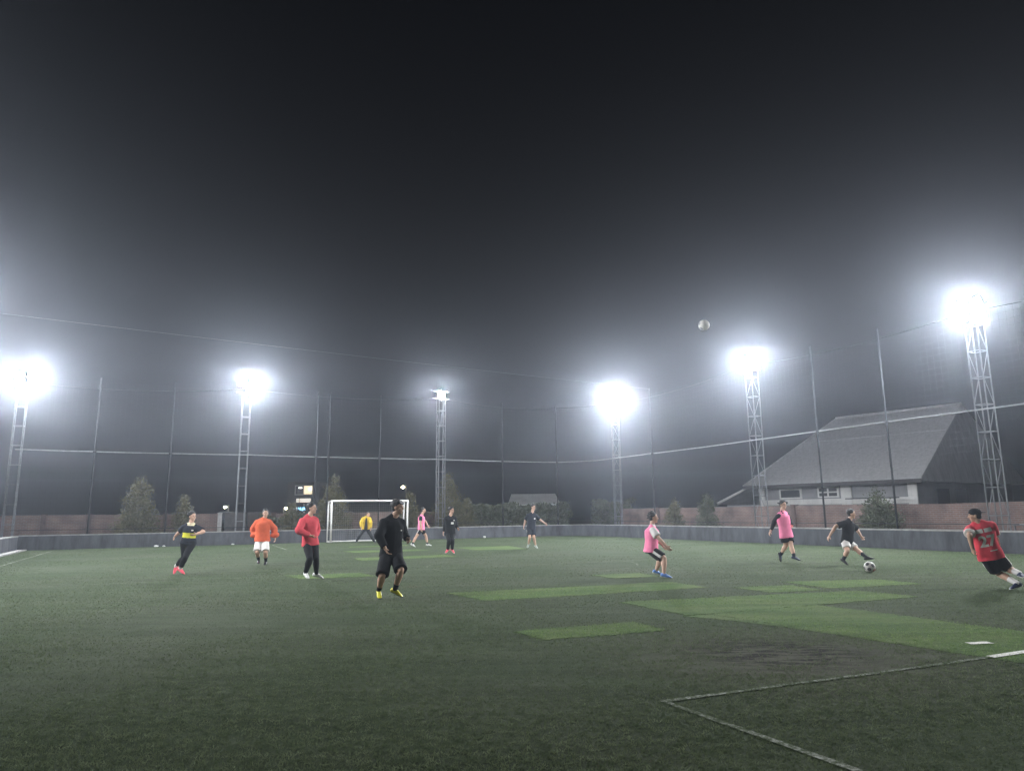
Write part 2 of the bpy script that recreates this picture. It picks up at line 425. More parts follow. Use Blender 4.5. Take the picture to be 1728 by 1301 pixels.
wall_run([(-30.6, 0), (-22, 0), (-14, 0), (-8, 0)] + arc[:5], .70, .2, "perimeter_wall", "long low grey wall behind the white goal, across the far end")
wall_run(arc[4:] + [(0, 10), (0, 20), (0, 30), (0, 46)], .72, .2, "perimeter_wall", "low grey wall along the right side, in front of the big house")
wall_run([(-30.6, 46), (-30.6, 20), (-30.6, 8), (-30.6, .0)], .68, .2, "perimeter_wall", "low wall entering the frame at the far left edge")
kb = MB().uvbox(-30.55, -30.2, .1, 14, -.01, .05)
tag(kb.build("kerb", M['lit_top_pale_trim']), "pale kerb strip at the foot of the left wall", "kerb")

# ------------------------------------------------------------------ brick boundary walls
def brick_run(p0, p1, h, label, pillars, name="brick_wall"):
    a = W(*p0); b_ = W(*p1); d = (b_ - a); L_ = d.length; rz = math.atan2(d.y, d.x)
    e = empty(name, a, rz); tag(e, label, "wall")
    nseg = max(2, int(L_ / 3))
    mb = MB()
    # panel with an uneven top edge
    top = [h + .05 * mnoise.noise(Vector((i * .8, a.x, 0))) for i in range(nseg + 1)]
    for i in range(nseg + 1):
        x = L_ * i / nseg
        for y in (-.07, .07):
            mb.v += [(x, y, -.02), (x, y, top[i])]
    for i in range(nseg):
        q = i * 4
        for f in ((q, q + 4, q + 5, q + 1), (q + 2, q + 3, q + 7, q + 6), (q + 1, q + 5, q + 7, q + 3)): mb.f.append(f); mb.mi.append(0)
    mb.f += [(0, 1, 3, 2), (nseg * 4, nseg * 4 + 2, nseg * 4 + 3, nseg * 4 + 1)]; mb.mi += [0, 0]
    o = mb.build("brick_panel", M['brick'], e)
    uvl = o.data.uv_layers.new(name="uv")
    for lp in o.data.loops:
        c = o.data.vertices[lp.vertex_index].co; uvl.data[lp.index].uv = (c.x + c.y, c.z)
    for x, pale in pillars:
        pb = MB().box(x - .11, x + .11, -.13, .13, -.02, h + .02).box(x - .13, x + .13, -.15, .15, h + .023, h + .06)
        pb.build("pillar", M['lit_top_pale_trim'] if pale else M['darkbrick'], e)
    return e
brick_run((-34, -2.8), (-21.6, -2.8), 1.62, "reddish brick wall behind the two left conifers", [(4.0, 0), (6.0, 0), (9.6, 0), (12.35, 1)])
brick_run((-18.9, -2.8), (-5.0, -2.8), 1.62, "brown brick wall seen through the goal mouth", [(.15, 0), (4.6, 0), (9.2, 0), (13.8, 0)])
brick_run((2.8, 1.0), (2.8, 45), 1.66, "long reddish brick wall below the big grey house", [(.2, 0), (4.1, 0), (14.6, 0), (29, 0), (38, 0)])
gt = empty("dark_gate", W(-20.2, -2.75), TH); tag(gt, "dark solid gate between the brick walls behind the orange hoodie player", "gate")
for k in range(2):
    MB().box(-1.18 + k * 1.2, -.03 + k * 1.2, -.03, .03, .05, 1.7).build("gate_leaf", M['darkwood'], gt)
    MB().box(-1.15 + k * 1.2, -.06 + k * 1.2, -.055, -.033, .8, .88).build("gate_rail", M['darksteel'], gt)
# ------------------------------------------------------------------ floodlight towers
TS = .21                                    # half side of the lattice mast
_leg_me = {}
def tower(u, v, h, n_lamps, power, label, rz):
    e = empty("floodlight_tower", W(u, v), rz); tag(e, label, "floodlight", "floodlight towers round the pitch")
    top = h - .35
    for sx in (-1, 1):
        for sy in (-1, 1):
            mb = MB().bar((sx * TS, sy * TS, 0), (sx * TS, sy * TS, top), .026, 6)
            mb.box(sx * TS - .09, sx * TS + .09, sy * TS - .09, sy * TS + .09, -.02, .06)
            mb.build("leg", M['steel'], e)
    step = .95; z = .25; k = 0
    while z < top:
        r = MB(); a = TS
        for p, q in (((-a, -a), (a, -a)), ((a, -a), (a, a)), ((a, a), (-a, a)), ((-a, a), (-a, -a))):
            r.bar((*p, z), (*q, z), .018, 5)
        r.build("rung_frame", M['steel'], e)
        if z + step < top:
            d = MB(); s = 1 if k % 2 else -1
            d.bar((s * a, a, z), (s * a, -a, z + step), .012, 5)
            d.bar((-s * a, -a, z), (-s * a, a, z + step), .012, 5)
            d.build("diagonal_brace", M['steel'], e)
        z += step; k += 1
    # head: a cross arm with flood lamps facing into the pitch
    MB().bar((-.55, 0, h - .33), (.55, 0, h - .33), .035, 6).bar((-.55, 0, h + .12), (.55, 0, h + .12), .03, 6).bar((0, 0, top - .1), (0, 0, h + .3), .04, 6).build("cross_arm", M['steel'], e)
    target = W(-15.0, 20.0, 0)
    loc = e.matrix_basis.inverted() if False else None
    R = Matrix.Rotation(-rz, 3, 'Z')
    spots = {1: [(0, 0)], 3: [(-.30, .22), (.30, .22), (.30, -.22)], 4: [(-.30, .22), (.30, .22), (.30, -.22), (-.30, -.22)]}[n_lamps]
    for i, (x, dz) in enumerate(spots):
        wp = e.location + (Matrix.Rotation(rz, 3, 'Z') @ Vector((x, 0, 0))) + Vector((0, 0, h + dz))
        aim = target + Vector((random.uniform(-5, 5), random.uniform(-5, 5), 0))
        fwd = aim - wp; fwd.z = -Vector((fwd.x, fwd.y)).length * .38; fwd.normalize()
        f = (R @ fwd).normalized(); side = f.cross(Vector((0, 0, 1))).normalized(); up = side.cross(f)
        c = Vector((x, 0, h + dz)) + f * .1
        def q(a, b_, cc): return c + side * a + up * b_ + f * cc
        hw, hh = .22, .17
        hb = MB().hexa([q(-hw * .7, -hh * .7, -.16), q(hw * .7, -hh * .7, -.16), q(hw, -hh, 0), q(-hw, -hh, 0), q(-hw * .7, hh * .7, -.16), q(hw * .7, hh * .7, -.16), q(hw, hh, 0), q(-hw, hh, 0)])
        lamp = hb.build("lamp_housing", M['housing'], e)
        MB().bar(q(-hw - .02, 0, -.05), q(hw + .02, 0, -.05), .012, 5).build("bracket", M['steel'], e)
        # lit glass, slightly domed
        gm = MB(); n = 6
        for jj in range(n + 1):
            for ii in range(n + 1):
                s, t = ii / n * 2 - 1, jj / n * 2 - 1
                gm.v.append(tuple(q(s * (hw - .015), t * (hh - .015), .006 + .05 * (1 - s * s) * (1 - t * t))))
        for jj in range(n):
            for ii in range(n):
                a0 = jj * (n + 1) + ii; gm.f.append((a0, a0 + 1, a0 + n + 2, a0 + n + 1)); gm.mi.append(0)
        gl = emit("floodlight_glass", (.92, .955, 1.0), LAMP_GAIN * power * 4 / n_lamps)
        gm.build("lamp_glass", gl, lamp, smooth=True)
    return e
tower(-31.2, -.9, 8.30, 4, .85, "tall floodlight mast at the far left edge of the photo", TH)
tower(-20.75, -.9, 8.60, 3, .62, "steel floodlight mast behind the player in the orange hoodie", TH)
tower(-9.2, -.9, 8.95, 1, .22, "steel floodlight mast with the smallest light, right of the goal", TH)
tower(.9, 3.5, 8.45, 3, 1.3, "floodlight mast at the far right corner of the pitch", TH + math.radians(45))
tower(.9, 15.35, 8.60, 4, .65, "floodlight mast left of the big grey house", TH - math.pi / 2)
tower(.9, 26.1, 8.45, 4, .85, "tallest-looking floodlight mast near the right edge", TH - math.pi / 2)
# the rows go on along both long sides, past the edges of the picture
tower(.9, 37.0, 8.45, 4, .60, "next floodlight mast of the right row, past the photo's right edge", TH - math.pi / 2)
tower(-31.5, 14.5, 8.45, 4, .7, "floodlight mast of the left row, nearest the far corner", TH + math.pi / 2)
tower(-31.5, 27.0, 8.45, 4, .5, "floodlight mast of the left row, second from the far corner", TH + math.pi / 2)

# ------------------------------------------------------------------ net posts, rails, cables, nets
def net_post(u, v, h, label, mt):
    e = empty("net_post", W(u, v)); tag(e, label, "post", "poles carrying the ball net")
    MB().bar((0, 0, -.05), (0, 0, h), .04, 8, .035).build("pole", mt, e, smooth=True)
    MB().bar((0, 0, h), (0, 0, h + .05), .05, 8, .02).bar((-.06, 0, 4.75), (.06, 0, 4.75), .05, 6).build("pole_fitting", mt, e)
POSTS = [(-27.84, "net pole left of the tallest left conifer"), (-24.4, "net pole between the two left conifers"), (-16.9, "net pole left of the goal, beside a bush"), (-16.2, "thin net pole just left of the goal post"),
         (-13.2, "net pole rising behind the middle of the goal"), (-5.14, "net pole above the pale hut roof's left end"), (-1.14, "net pole above the pale hut roof's right end")]
for u_, lb in POSTS: net_post(u_, -.5, 8.5, lb, M['postpipe'])
for v_, lb in ((7.7, "net pole between the corner floodlight and the house"), (19.3, "dark net pole in front of the house, left one"), (22.6, "dark net pole in front of the house, right one"), (33.5, "net pole beyond the right edge by the low wall")):
    net_post(.5, v_, 8.5, lb, M['darksteel'])

def sag(p0, p1, s, n=16):
    return [Vector(p0).lerp(Vector(p1), i / n) - Vector((0, 0, 4 * s * (i / n) * (1 - i / n))) for i in range(n + 1)]
bar_b = []
for a, b_ in ((-31.2, -20.75), (-20.75, -9.2), (-9.2, -1.0)): bar_b += sag(W(a, -.55, 4.78), W(b_, -.55, 4.78), .03, 8)[:-1]
bar_b += [W(-1.0, -.55, 4.78)]
tag(MB().tube(bar_b, .028, 6).build("net_rail", M['railpipe'], smooth=True), "straight pale pipe running across the far end at half height", "pipe")
bar_r = [W(-1.0, -.5, 4.77), W(.55, 1.6, 4.77), W(.55, 12, 4.74), W(.55, 22, 4.8), W(.55, 40, 4.8)]
tag(MB().tube(bar_r, .028, 6).build("net_rail", M['railpipe'], smooth=True), "pale pipe rising to the right in front of the house roof", "pipe")
tc = []
for a, b_, z0, z1 in ((-31.2, -20.75, 8.1, 8.45), (-20.75, -9.2, 8.45, 8.6), (-9.2, -1.14, 8.6, 8.45)): tc += sag(W(a, -.6, z0), W(b_, -.6, z1), .28, 12)[:-1]
tc += sag(W(-1.14, -.55, 8.45), W(.8, 3.3, 8.3), .1, 8)
tag(MB().tube(tc, .010, 5).build("top_cable", M['cord'], smooth=True), "slack cable strung between the far floodlights at lamp height", "cable")
tr = sag(W(.8, 3.4, 8.3), W(.6, 15.3, 8.45), .3, 12)[:-1] + sag(W(.6, 15.3, 8.45), W(.6, 26.1, 8.3), .25, 12)[:-1] + sag(W(.6, 26.1, 8.3), W(.6, 40, 8.3), .25, 8)
tag(MB().tube(tr, .010, 5).build("top_cable", M['cord'], smooth=True), "cable rising between the two right-hand floodlights", "cable")
rc = sag(W(-31.0, 11.8, 8.5), W(.5, 7.7, 8.5), .05, 24)
tag(MB().tube(rc, .006, 5).build("overhead_cable", M['cord'], smooth=True), "cable crossing the dark sky above the whole pitch", "cable")
tag(MB().tube([W(-31, -.35, .93), W(-20, -.35, .90), W(-9, -.35, .93), W(-1, -.35, .92)], .014, 5).build("bottom_cable", M['darksteel']), "thin dark wire just above the far low wall", "cable")
tag(MB().tube([W(.38, 3.4, .93), W(.38, 15, .90), W(.38, 27, .92)], .014, 5).build("bottom_cable", M['darksteel']), "thin dark wire just above the right low wall", "cable")

def net_plane(p00, p10, p01, sp, r, name, label, sagk=.0):
    """cords in both directions across a parallelogram"""
    p00, p10, p01 = Vector(p00), Vector(p10), Vector(p01); a, b_ = p10 - p00, p01 - p00
    mb = MB(); na, nb = int(a.length / sp), int(b_.length / sp)
    def pt(s, t):
        q = p00 + a * s + b_ * t
        if sagk: q = q - Vector((0, 0, sagk * 4 * s * (1 - s) * math.sin(math.pi * min(1, t * 1.0))))
        return q
    m_ = 6
    for i in range(na + 1):
        for k in range(m_): mb.bar(pt(i / na, k / m_), pt(i / na, (k + 1) / m_), r, 3, caps=False)
    m_ = 10
    for j in range(nb + 1):
        for k in range(m_): mb.bar(pt(k / m_, j / nb), pt((k + 1) / m_, j / nb), r, 3, caps=False)
    return tag(mb.build(name, M['cord']), label, "net", kind=None)
net_plane(W(-31.2, -.52, .75), W(-.6, -.52, .75), W(-31.2, -.52, 8.3), .24, .0010, "ball_net", "fine mesh ball net hanging behind the far low wall")
net_plane(W(.52, 1.6, .75), W(.52, 38, .75), W(.52, 1.6, 8.2), .24, .0010, "ball_net", "fine mesh ball net hanging along the right side")

# red and white barrier pole at the right edge
bp = empty("barrier_pole", W(.75, 26.6)); tag(bp, "red and white horizontal pole above the low wall at the right edge", "barrier")
def lp(u, v, z): return W(u, v, z) - bp.location
MB().bar(lp(.75, 26.6, .9), lp(.75, 27.3, .9), .03, 8).build("grey_section", M['steel'], bp)
MB().bar(lp(.75, 27.3, .9), lp(.75, 28.1, .9), .032, 8).build("white_section", M['white'], bp)
MB().bar(lp(.75, 28.1, .9), lp(.75, 28.9, .9), .032, 8).build("red_section", M['redpaint'], bp)
MB().bar(lp(.75, 27.3, .8), lp(.75, 29.0, .78), .03, 8).build("red_rail", M['redpaint'], bp)
MB().bar(lp(.75, 26.65, 0), lp(.75, 26.65, .92), .03, 8).build("post", M['steel'], bp)
MB().bar(lp(.75, 28.7, 0), lp(.75, 28.7, .92), .03, 8).build("post", M['steel'], bp)

# ------------------------------------------------------------------ goal
go = empty("football_goal", W(-14.08, 1.02), TH); tag(go, "white metal goal with net at the far end", "goal")
GW, GH, GD = 2.16, 2.24, .85
for s in (-1, 1):
    MB().bar((s * GW, 0, 0), (s * GW, 0, GH), .05, 10).build("post", M['white'], go, smooth=True)
    MB().bar((s * (GW + .02), GD, 0), (s * (GW + .02), GD * .85, GH - .04), .035, 8).build("rear_post", M['white'], go, smooth=True)
    MB().bar((s * GW, .05, .035), (s * (GW + .02), GD, .035), .03, 8).build("side_ground_bar", M['white'], go, smooth=True)
    MB().bar((s * GW, .03, GH - .01), (s * (GW + .02), GD * .85, GH - .04), .03, 8).build("top_side_bar", M['white'], go, smooth=True)
MB().bar((-GW - .05, 0, GH), (GW + .05, 0, GH), .05, 10).build("crossbar", M['white'], go, smooth=True)
MB().bar((-GW, GD, .035), (GW, GD, .035), .04, 8).build("rear_ground_bar", M['white'], go, smooth=True)
gn = MB()
k = -GW
while k <= GW + .01:
    gn.bar((k, .04, GH - .03), (k, GD * .85, GH - .12), .003, 3, caps=False); gn.bar((k, GD * .85, GH - .12), (k, GD - .02, .05), .003, 3, caps=False); k += .12
z = .1
while z < GH - .1:
    y = GD * (1 - .15 * z / GH) - .02; gn.bar((-GW, y, z), (GW, y, z), .003, 3, caps=False)
    for s in (-1, 1): gn.bar((s * GW, .04, z), (s * GW, y, z), .003, 3, caps=False)
    z += .12
gn.build("goal_net", M['goalnet'], go)["kind"] = "stuff"

# ------------------------------------------------------------------ conifers, hedges, trees
def leafmesh(pts, nrm, size, up_bias, name, seed):
    """pts (n,3) leaf centres; every leaf is a narrow two-triangle blade"""
    r = np.random.default_rng(seed); n = len(pts)
    d = nrm + r.normal(0, .45, (n, 3)); d[:, 2] += up_bias; d /= np.linalg.norm(d, axis=1)[:, None]
    t = np.cross(d, r.normal(0, 1, (n, 3))); t /= np.linalg.norm(t, axis=1)[:, None]
    s = size * r.uniform(.6, 1.5, (n, 1)); w = s * r.uniform(.22, .42, (n, 1))
    v = np.empty((n, 4, 3)); v[:, 0] = pts - d * s * .5; v[:, 1] = pts + t * w; v[:, 2] = pts + d * s * .6; v[:, 3] = pts - t * w
    me = bpy.data.meshes.new(name); me.vertices.add(n * 4); me.vertices.foreach_set("co", v.reshape(-1).astype(np.float32))
    me.loops.add(n * 4); me.loops.foreach_set("vertex_index", np.arange(n * 4, dtype=np.int32))
    me.polygons.add(n); me.polygons.foreach_set("loop_start", np.arange(0, n * 4, 4, dtype=np.int32)); me.polygons.foreach_set("loop_total", np.full(n, 4, dtype=np.int32))
    me.update(); me.validate(); return me
def conifer(u, v, h, w, label, seed, lean=0., n=5200, ragged=.25, mt=None):
    r = np.random.default_rng(seed)
    e = empty("conifer_tree", W(u, v)); tag(e, label, "tree")
    MB().bar((0, 0, -.05), (lean * h, 0, h * .92), .07, 7, .015).build("trunk", M['bark'], e)
    # branch sprays: clump centres on a ragged cone, leaves gathered round them
    nc = int(n * 1.8 / 26); t = 1 - np.sqrt(r.uniform(0.0, 1, nc)) ; t = np.clip(t, .0, .99)
    az = r.uniform(0, 2 * np.pi, nc)
    prof = (1 - t) ** .75 * np.clip(t / .10 + .55, 0, 1)
    rad = w * .5 * prof * r.uniform(.45, 1.0 + ragged, nc)
    rad *= 1 + .25 * np.sin(az * 3 + t * 17 + seed)
    cc = np.stack([np.cos(az) * rad + lean * h * t, np.sin(az) * rad, .12 + t * (h - .15)], 1)
    k = 26; off = r.normal(0, 1, (nc, k, 3)) * np.array([.11, .11, .10]) * (w / 1.6) ** .5
    pts = (cc[:, None, :] + off).reshape(-1, 3); out = np.stack([np.cos(az), np.sin(az), np.zeros(nc)], 1)
    nr = np.repeat(out, k, axis=0)
    pts[:, 2] = np.clip(pts[:, 2], .04, None)
    obj_from_mesh("crown", leafmesh(pts, nr, .075, .75, "crown", seed), mt or M['conifer'], e)
    return e
conifer(-25.7, -1.55, 3.65, 2.05, "tallest pale conifer at the left, in front of the brick wall", 11, n=8000)
conifer(-23.55, -1.55, 2.65, 1.3, "small conifer behind the player with the yellow-banded shirt", 12, n=3800)
conifer(-15.6, -1.6, 3.75, 2.1, "broad dim conifer rising behind the left goal post", 13, n=6500)
conifer(-17.9, -1.6, 2.2, 1.5, "low bushy conifer behind the player in the red jacket", 14, n=3500)
conifer(-10.95, -1.55, 3.0, 1.5, "conifer just right of the goal", 15, n=4200)
conifer(-8.3, -1.7, 4.15, 2.0, "tall conifer right of the mast with the smallest light", 16, n=7000, lean=-.02)
conifer(-7.2, -1.5, 2.5, 1.2, "short conifer behind the player in black with pink shoes", 17, n=3200)
conifer(1.7, 7.95, 2.2, 1.3, "small conifer right of the crouching player in the pink bib", 18, n=3200)
conifer(1.7, 10.7, 2.55, 1.25, "slim dark conifer before the right brick wall's left half", 19, n=3200, mt=M['shrub'])
conifer(1.65, 21.0, 2.25, 1.7, "dark bushy conifer in front of the house, behind the kicking player", 20, n=4800, mt=M['shrub'])
def hedge(us, v, hfun, dep, name, label, seed, n, size=.13):
    r = np.random.default_rng(seed)
    o0 = W(us[0], v); e = empty(name, o0); tag(e, label, "hedge")
    uu = r.uniform(us[0], us[1], n); hh = np.array([hfun(x) for x in uu]); zz = hh * r.uniform(0, 1, n) ** .7
    vv = v + r.normal(0, dep * .4, n)
    bump_ = np.array([.22 * mnoise.noise(Vector((a * 1.7, b_ * 1.7, 3.1))) for a, b_ in zip(uu, zz)])
    vv += bump_ * 2
    pts = np.stack([KX + uu * UX + vv * UY - o0.x, KY + uu * UY - vv * UX - o0.y, zz], 1)
    nr = r.normal(0, 1, (n, 3)); nr[:, 2] = np.abs(nr[:, 2])
    obj_from_mesh("foliage", leafmesh(pts, nr, size, .2, "foliage", seed), M['shrub'], e)
    sb = MB()
    for i in range(int((us[1] - us[0]) * 1.5)):
        x = r.uniform(*us); p = W(x, v + r.uniform(-.2, .2)) - o0; sb.bar((p.x, p.y, 0), (p.x + r.uniform(-.2, .2), p.y, hfun(x) * .8), .02, 5, .006)
    sb.build("stems", M['bark'], e)
hedge((-7.6, .6), -2.2, lambda x: 2.05 + .35 * mnoise.noise(Vector((x * .9, 0, 0))), .8, "hedge", "dark leafy hedge below the pale hut roof", 31, 17000)
hedge((-19.6, -16.2), -2.0, lambda x: 1.5 + .35 * mnoise.noise(Vector((x * 1.1, 5, 0))), .6, "shrub_row", "dim low shrubs between the gate and the goal", 32, 5000)
hedge((2.0, 5.0), -.9, lambda x: 2.2 + .5 * mnoise.noise(Vector((x * 1.1, 9, 0))), .8, "shrub_clump", "pale shrub clump behind the corner floodlight", 33, 5000)
def broad_tree(x, y, h, w, label, seed, n=6000):
    r = np.random.default_rng(seed); e = empty("broadleaf_tree", (x, y, 0)); tag(e, label, "tree")
    tb = MB().bar((0, 0, -.05), (.1, 0, h * .45), .16, 8, .10)
    lobes = []
    for i in range(9):
        a = r.uniform(0, 2 * np.pi); q = np.array([math.cos(a) * w * .33 * r.uniform(.4, 1), math.sin(a) * w * .33 * r.uniform(.4, 1), h * r.uniform(.5, .88)]); lobes.append(q)
        tb.bar((.1, 0, h * .42), tuple(q), .07, 6, .02)
    tb.build("trunk", M['bark'], e)
    lob = np.array(lobes); pick = r.integers(0, len(lob), n); d = r.normal(0, 1, (n, 3)); d /= np.linalg.norm(d, axis=1)[:, None]
    pts = lob[pick] + d * (r.uniform(.3, 1, (n, 1)) ** .5) * np.array([w * .24, w * .24, h * .16])
    obj_from_mesh("crown", leafmesh(pts, d, .22, .1, "crown", seed), M['shrub'], e)
broad_tree(34.0, 33.0, 7.5, 7.0, "dark tree behind the right-hand floodlight mast", 46, n=9000)

# ------------------------------------------------------------------ house at the right
def quad(mb, a, b_, c, d, mi=0): mb.add([a, b_, c, d], [(0, 1, 2, 3)], mi)
hs = empty("house", (16.6, 48.4, 0)); tag(hs, "big grey house with a wide pitched roof and white trim, at the right", "house")
o3 = Vector((16.6, 48.4, 0)); ex = Vector((.585, -.811, 0)); ey = Vector((.811, .585, 0))
HL, HD = 10.2, 13.0
def hp(a, b_, z): return ex * a + ey * b_ + Vector((0, 0, z))
def hbox(a0, a1, b0, b1, z0, z1): return MB().hexa([hp(a0, b0, z0), hp(a1, b0, z0), hp(a1, b1, z0), hp(a0, b1, z0), hp(a0, b0, z1), hp(a1, b0, z1), hp(a1, b1, z1), hp(a0, b1, z1)])
hbox(0, HL, 0, HD, -.02, 3.12).build("wall", M['housewall'], hs)
rz_ = 7.95
A, B, C_, D = hp(-.75, -.75, 3.1), hp(HL + .6, -.75, 3.1), hp(HL + .6, HD + .7, 3.1), hp(-.75, HD + .7, 3.1)
R0, R1 = hp(1.6, 7.4, rz_), hp(10.0, 7.4, rz_)
rf = MB(); th = Vector((0, 0, -.14))
rf.add([A, B, C_, D, R0, R1, A + th, B + th, C_ + th, D + th], [(0, 1, 5, 4), (1, 2, 5), (2, 3, 4, 5), (3, 0, 4), (6, 7, 1, 0), (7, 8, 2, 1), (8, 9, 3, 2), (9, 6, 0, 3), (9, 8, 7, 6)])
roof = rf.build("roof", M['rooftile'], hs)
MB().bar(R0 + Vector((0, 0, .03)), R1 + Vector((0, 0, .03)), .09, 6).bar(A, R0, .06, 6).bar(B, R1, .06, 6).build("ridge_cap", M['rooftile'], roof)
for t in (.62,):
    p, q = A.lerp(R0, t), B.lerp(R1, t)
    MB().bar(p + Vector((0, 0, .012)), q + Vector((0, 0, .012)), .018, 4).build("sheet_lap", M['rooftile'], roof)
hbox(-.75, HL + .6, -.78, -.753, 2.86, 3.09).build("eave_board", M['darkwood'], hs)
for a0, a1 in ((0, .38), (5.75, 6.4), (9.7, 10.2)): hbox(a0, a1, -.10, -.003, 0, 2.95).build("white_pilaster", M['whitewall'], hs)
for a0, a1 in ((.39, 5.74), (6.41, 9.69)): hbox(a0, a1, -.07, -.003, 1.78, 2.12).build("white_band", M['whitewall'], hs)
for a0, a1, z0, z1 in ((1.5, 3.1, 2.16, 2.82), (4.2, 5.6, 2.2, 2.84)):
    w_ = hbox(a0, a1, -.06, -.003, z0, z1).build("window", M['whitewall'], hs)
    n_ = 1 if a0 < 2 else 2
    for i in range(n_):
        s0 = a0 + .12 + i * (a1 - a0 - .12) / n_; s1 = a0 + (i + 1) * (a1 - a0 - .12) / n_
        for z2, z3 in (((z0 + .1, z1 - .1),) if n_ == 1 else ((z0 + .08, (z0 + z1) / 2 - .04), ((z0 + z1) / 2 + .04, z1 - .08))):
            hbox(s0, s1, -.075, -.062, z2, z3).build("pane", M['glass'], w_)
hbox(6.5, 9.6, -1.0, -.9, 2.05, 2.11).build("awning_rail", M['darksteel'], hs)
hbox(3.5, 7.2, -.5, -.11, 1.45, 1.74).build("dark_canopy", M['darkwood'], hs)
# side wall windows (dark face to the right)
for b0 in (2.2, 4.6): hbox(HL + .004, HL + .05, b0, b0 + 1.5, 1.6, 2.6).build("side_window", M['glass'], hs)
# lean-to at the left end
lt = MB(); 
lt.add([hp(-.8, -.4, 3.0), hp(-3.3, -.4, 2.05), hp(-3.3, 5, 2.05), hp(-.8, 5, 3.0), hp(-.8, -.4, 2.86), hp(-3.3, -.4, 1.88), hp(-3.3, 5, 1.88), hp(-.8, 5, 2.86)], [(0, 3, 2, 1), (4, 5, 6, 7), (0, 1, 5, 4), (1, 2, 6, 5), (2, 3, 7, 6), (3, 0, 4, 7)])
lt.build("lean_to_roof", M['whitewall'], hs)
hbox(-2.9, -.004, .2, 4.6, -.02, 1.86).build("lean_to_wall", M['housewall'], hs)

# pale hut behind the hedge
ht = empty("hut", (1.5, 57, 0)); tag(ht, "low hut whose pale roof shows above the hedge", "hut")
MB().box(-1.5, 1.9, -.2, 3.2, -.02, 2.05).build("wall", M['housewall'], ht)
MB().add([(-1.95, -.7, 2.12), (2.2, -.7, 2.12), (1.9, 1.5, 3.0), (-1.65, 1.5, 3.0), (2.2, 3.7, 2.12), (-1.95, 3.7, 2.12), (-1.95, -.7, 2.05), (2.2, -.7, 2.05), (2.2, 3.7, 2.05), (-1.95, 3.7, 2.05)],
         [(0, 1, 2, 3), (3, 2, 4, 5), (1, 4, 2), (5, 0, 3), (6, 7, 1, 0), (7, 8, 4, 1), (8, 9, 5, 4), (9, 6, 0, 5), (9, 8, 7, 6)]).build("roof", M['whitewall'], ht)

# lit shop building at the left, far behind
sp = empty("shop_building", (-18.0, 62, 0)); tag(sp, "dark far building with lit windows above a blue sign", "building")
MB().box(-1.5, 1.3, .1, 5, -.02, 4.35).build("wall", M['facade'], sp)
w1 = MB().box(-.86, .72, -.02, .099, 3.22, 4.06).build("window", M['lit_top_pale_trim'], sp)
MB().box(-.06, .64, -.045, -.022, 3.30, 3.98).build("lit_pane", M['warmwin'], w1)
MB().box(-.76, -.12, -.045, -.022, 3.30, 3.98).build("dark_pane", M['facade'], w1)
MB().box(-.52, -.22, -.065, -.047, 3.78, 3.88).build("tube_lamp", M['whitelamp'], w1)
MB().box(.36, .58, -.065, -.047, 3.62, 3.82).build("tube_lamp", M['whitelamp'], w1)
w2 = MB().box(-.72, .58, -.02, .099, 2.55, 2.95).build("window", M['facade'], sp)
MB().box(-.68, -.45, -.045, -.022, 2.60, 2.92).build("lit_pane", M['dimwin'], w2)
MB().box(-.40, .54, -.045, -.022, 2.60, 2.92).build("lit_pane", M['dimwin'], w2)
MB().box(-.1, .05, .02, .095, 0, 2.5).build("downpipe", M['lit_top_pale_trim'], sp)
sg = empty("blue_sign", (-17.85, 60.2, 0)); tag(sg, "small lit blue sign with a white disc, left of the red jacket's head", "sign")
MB().box(-.5, .75, 0, .08, 1.84, 2.24).build("sign_board", M['facade'], sg)
MB().bar((-.4, .04, -.02), (-.4, .04, 1.84), .04, 8).bar((.65, .04, -.02), (.65, .04, 1.84), .04, 8).build("sign_legs", M['darksteel'], sg)
MB().bar((-.32, -.02, 2.04), (-.32, -.045, 2.04), .13, 18).build("white_disc", M['whitesign'], sg)
cu = bpy.data.curves.new("letters", 'FONT'); cu.body = "HLJR"; cu.size = .30; cu.extrude = .012; cu.offset = .006
to = bpy.data.objects.new("letters", cu); COL.objects.link(to)
dg = bpy.context.evaluated_depsgraph_get(); tme = bpy.data.meshes.new_from_object(to.evaluated_get(dg)); bpy.data.objects.remove(to)
tme.transform(Matrix.Translation((-.14, -.02, 1.94)) @ Matrix.Rotation(math.pi / 2, 4, 'X'))
tme.materials.clear(); obj_from_mesh("letters", tme, M['bluesign'], sg)

def lamp_globe(loc, r, m_, label, arm):
    e = empty("yard_lamp", (loc[0], loc[1], 0)); tag(e, label, "lamp")
    bm = bmesh.new(); bmesh.ops.create_icosphere(bm, subdivisions=2, radius=r); bmesh.ops.scale(bm, vec=(1.2, 1, .8), verts=bm.verts); bmesh.ops.translate(bm, vec=(0, 0, loc[2]), verts=bm.verts)
    me = bpy.data.meshes.new("lamp_bulb"); bm.to_mesh(me); bm.free(); obj_from_mesh("lamp_bulb", me, m_, e)
    MB().bar((arm, .05, -.02), (arm, .05, loc[2] + .12), .035, 8).build("lamp_pole", M['steel'], e)
    MB().bar((arm, .05, loc[2] + .12), (0, .02, loc[2] + r * .8 + .03), .022, 6).build("lamp_arm", M['steel'], e)
    MB().bar((0, 0, loc[2] + r * .85), (0, 0, loc[2] + r * 1.2), r * 1.1, 10, r * .5).build("lamp_cap", M['housing'], e)
lamp_globe((-10.14, 66, 3.94), .13, M['warmlamp'], "warm street lamp far behind the goal's right post", .28)
lamp_globe((-18.47, 46.2, 2.06), .08, M['yellowlamp'], "small yellowish lamp above the dark gate at the left", .2)
lamp_globe((-18.35, 58.2, 2.05), .09, M['yellowlamp'], "yellowish lamp just left of the blue sign", -.2)
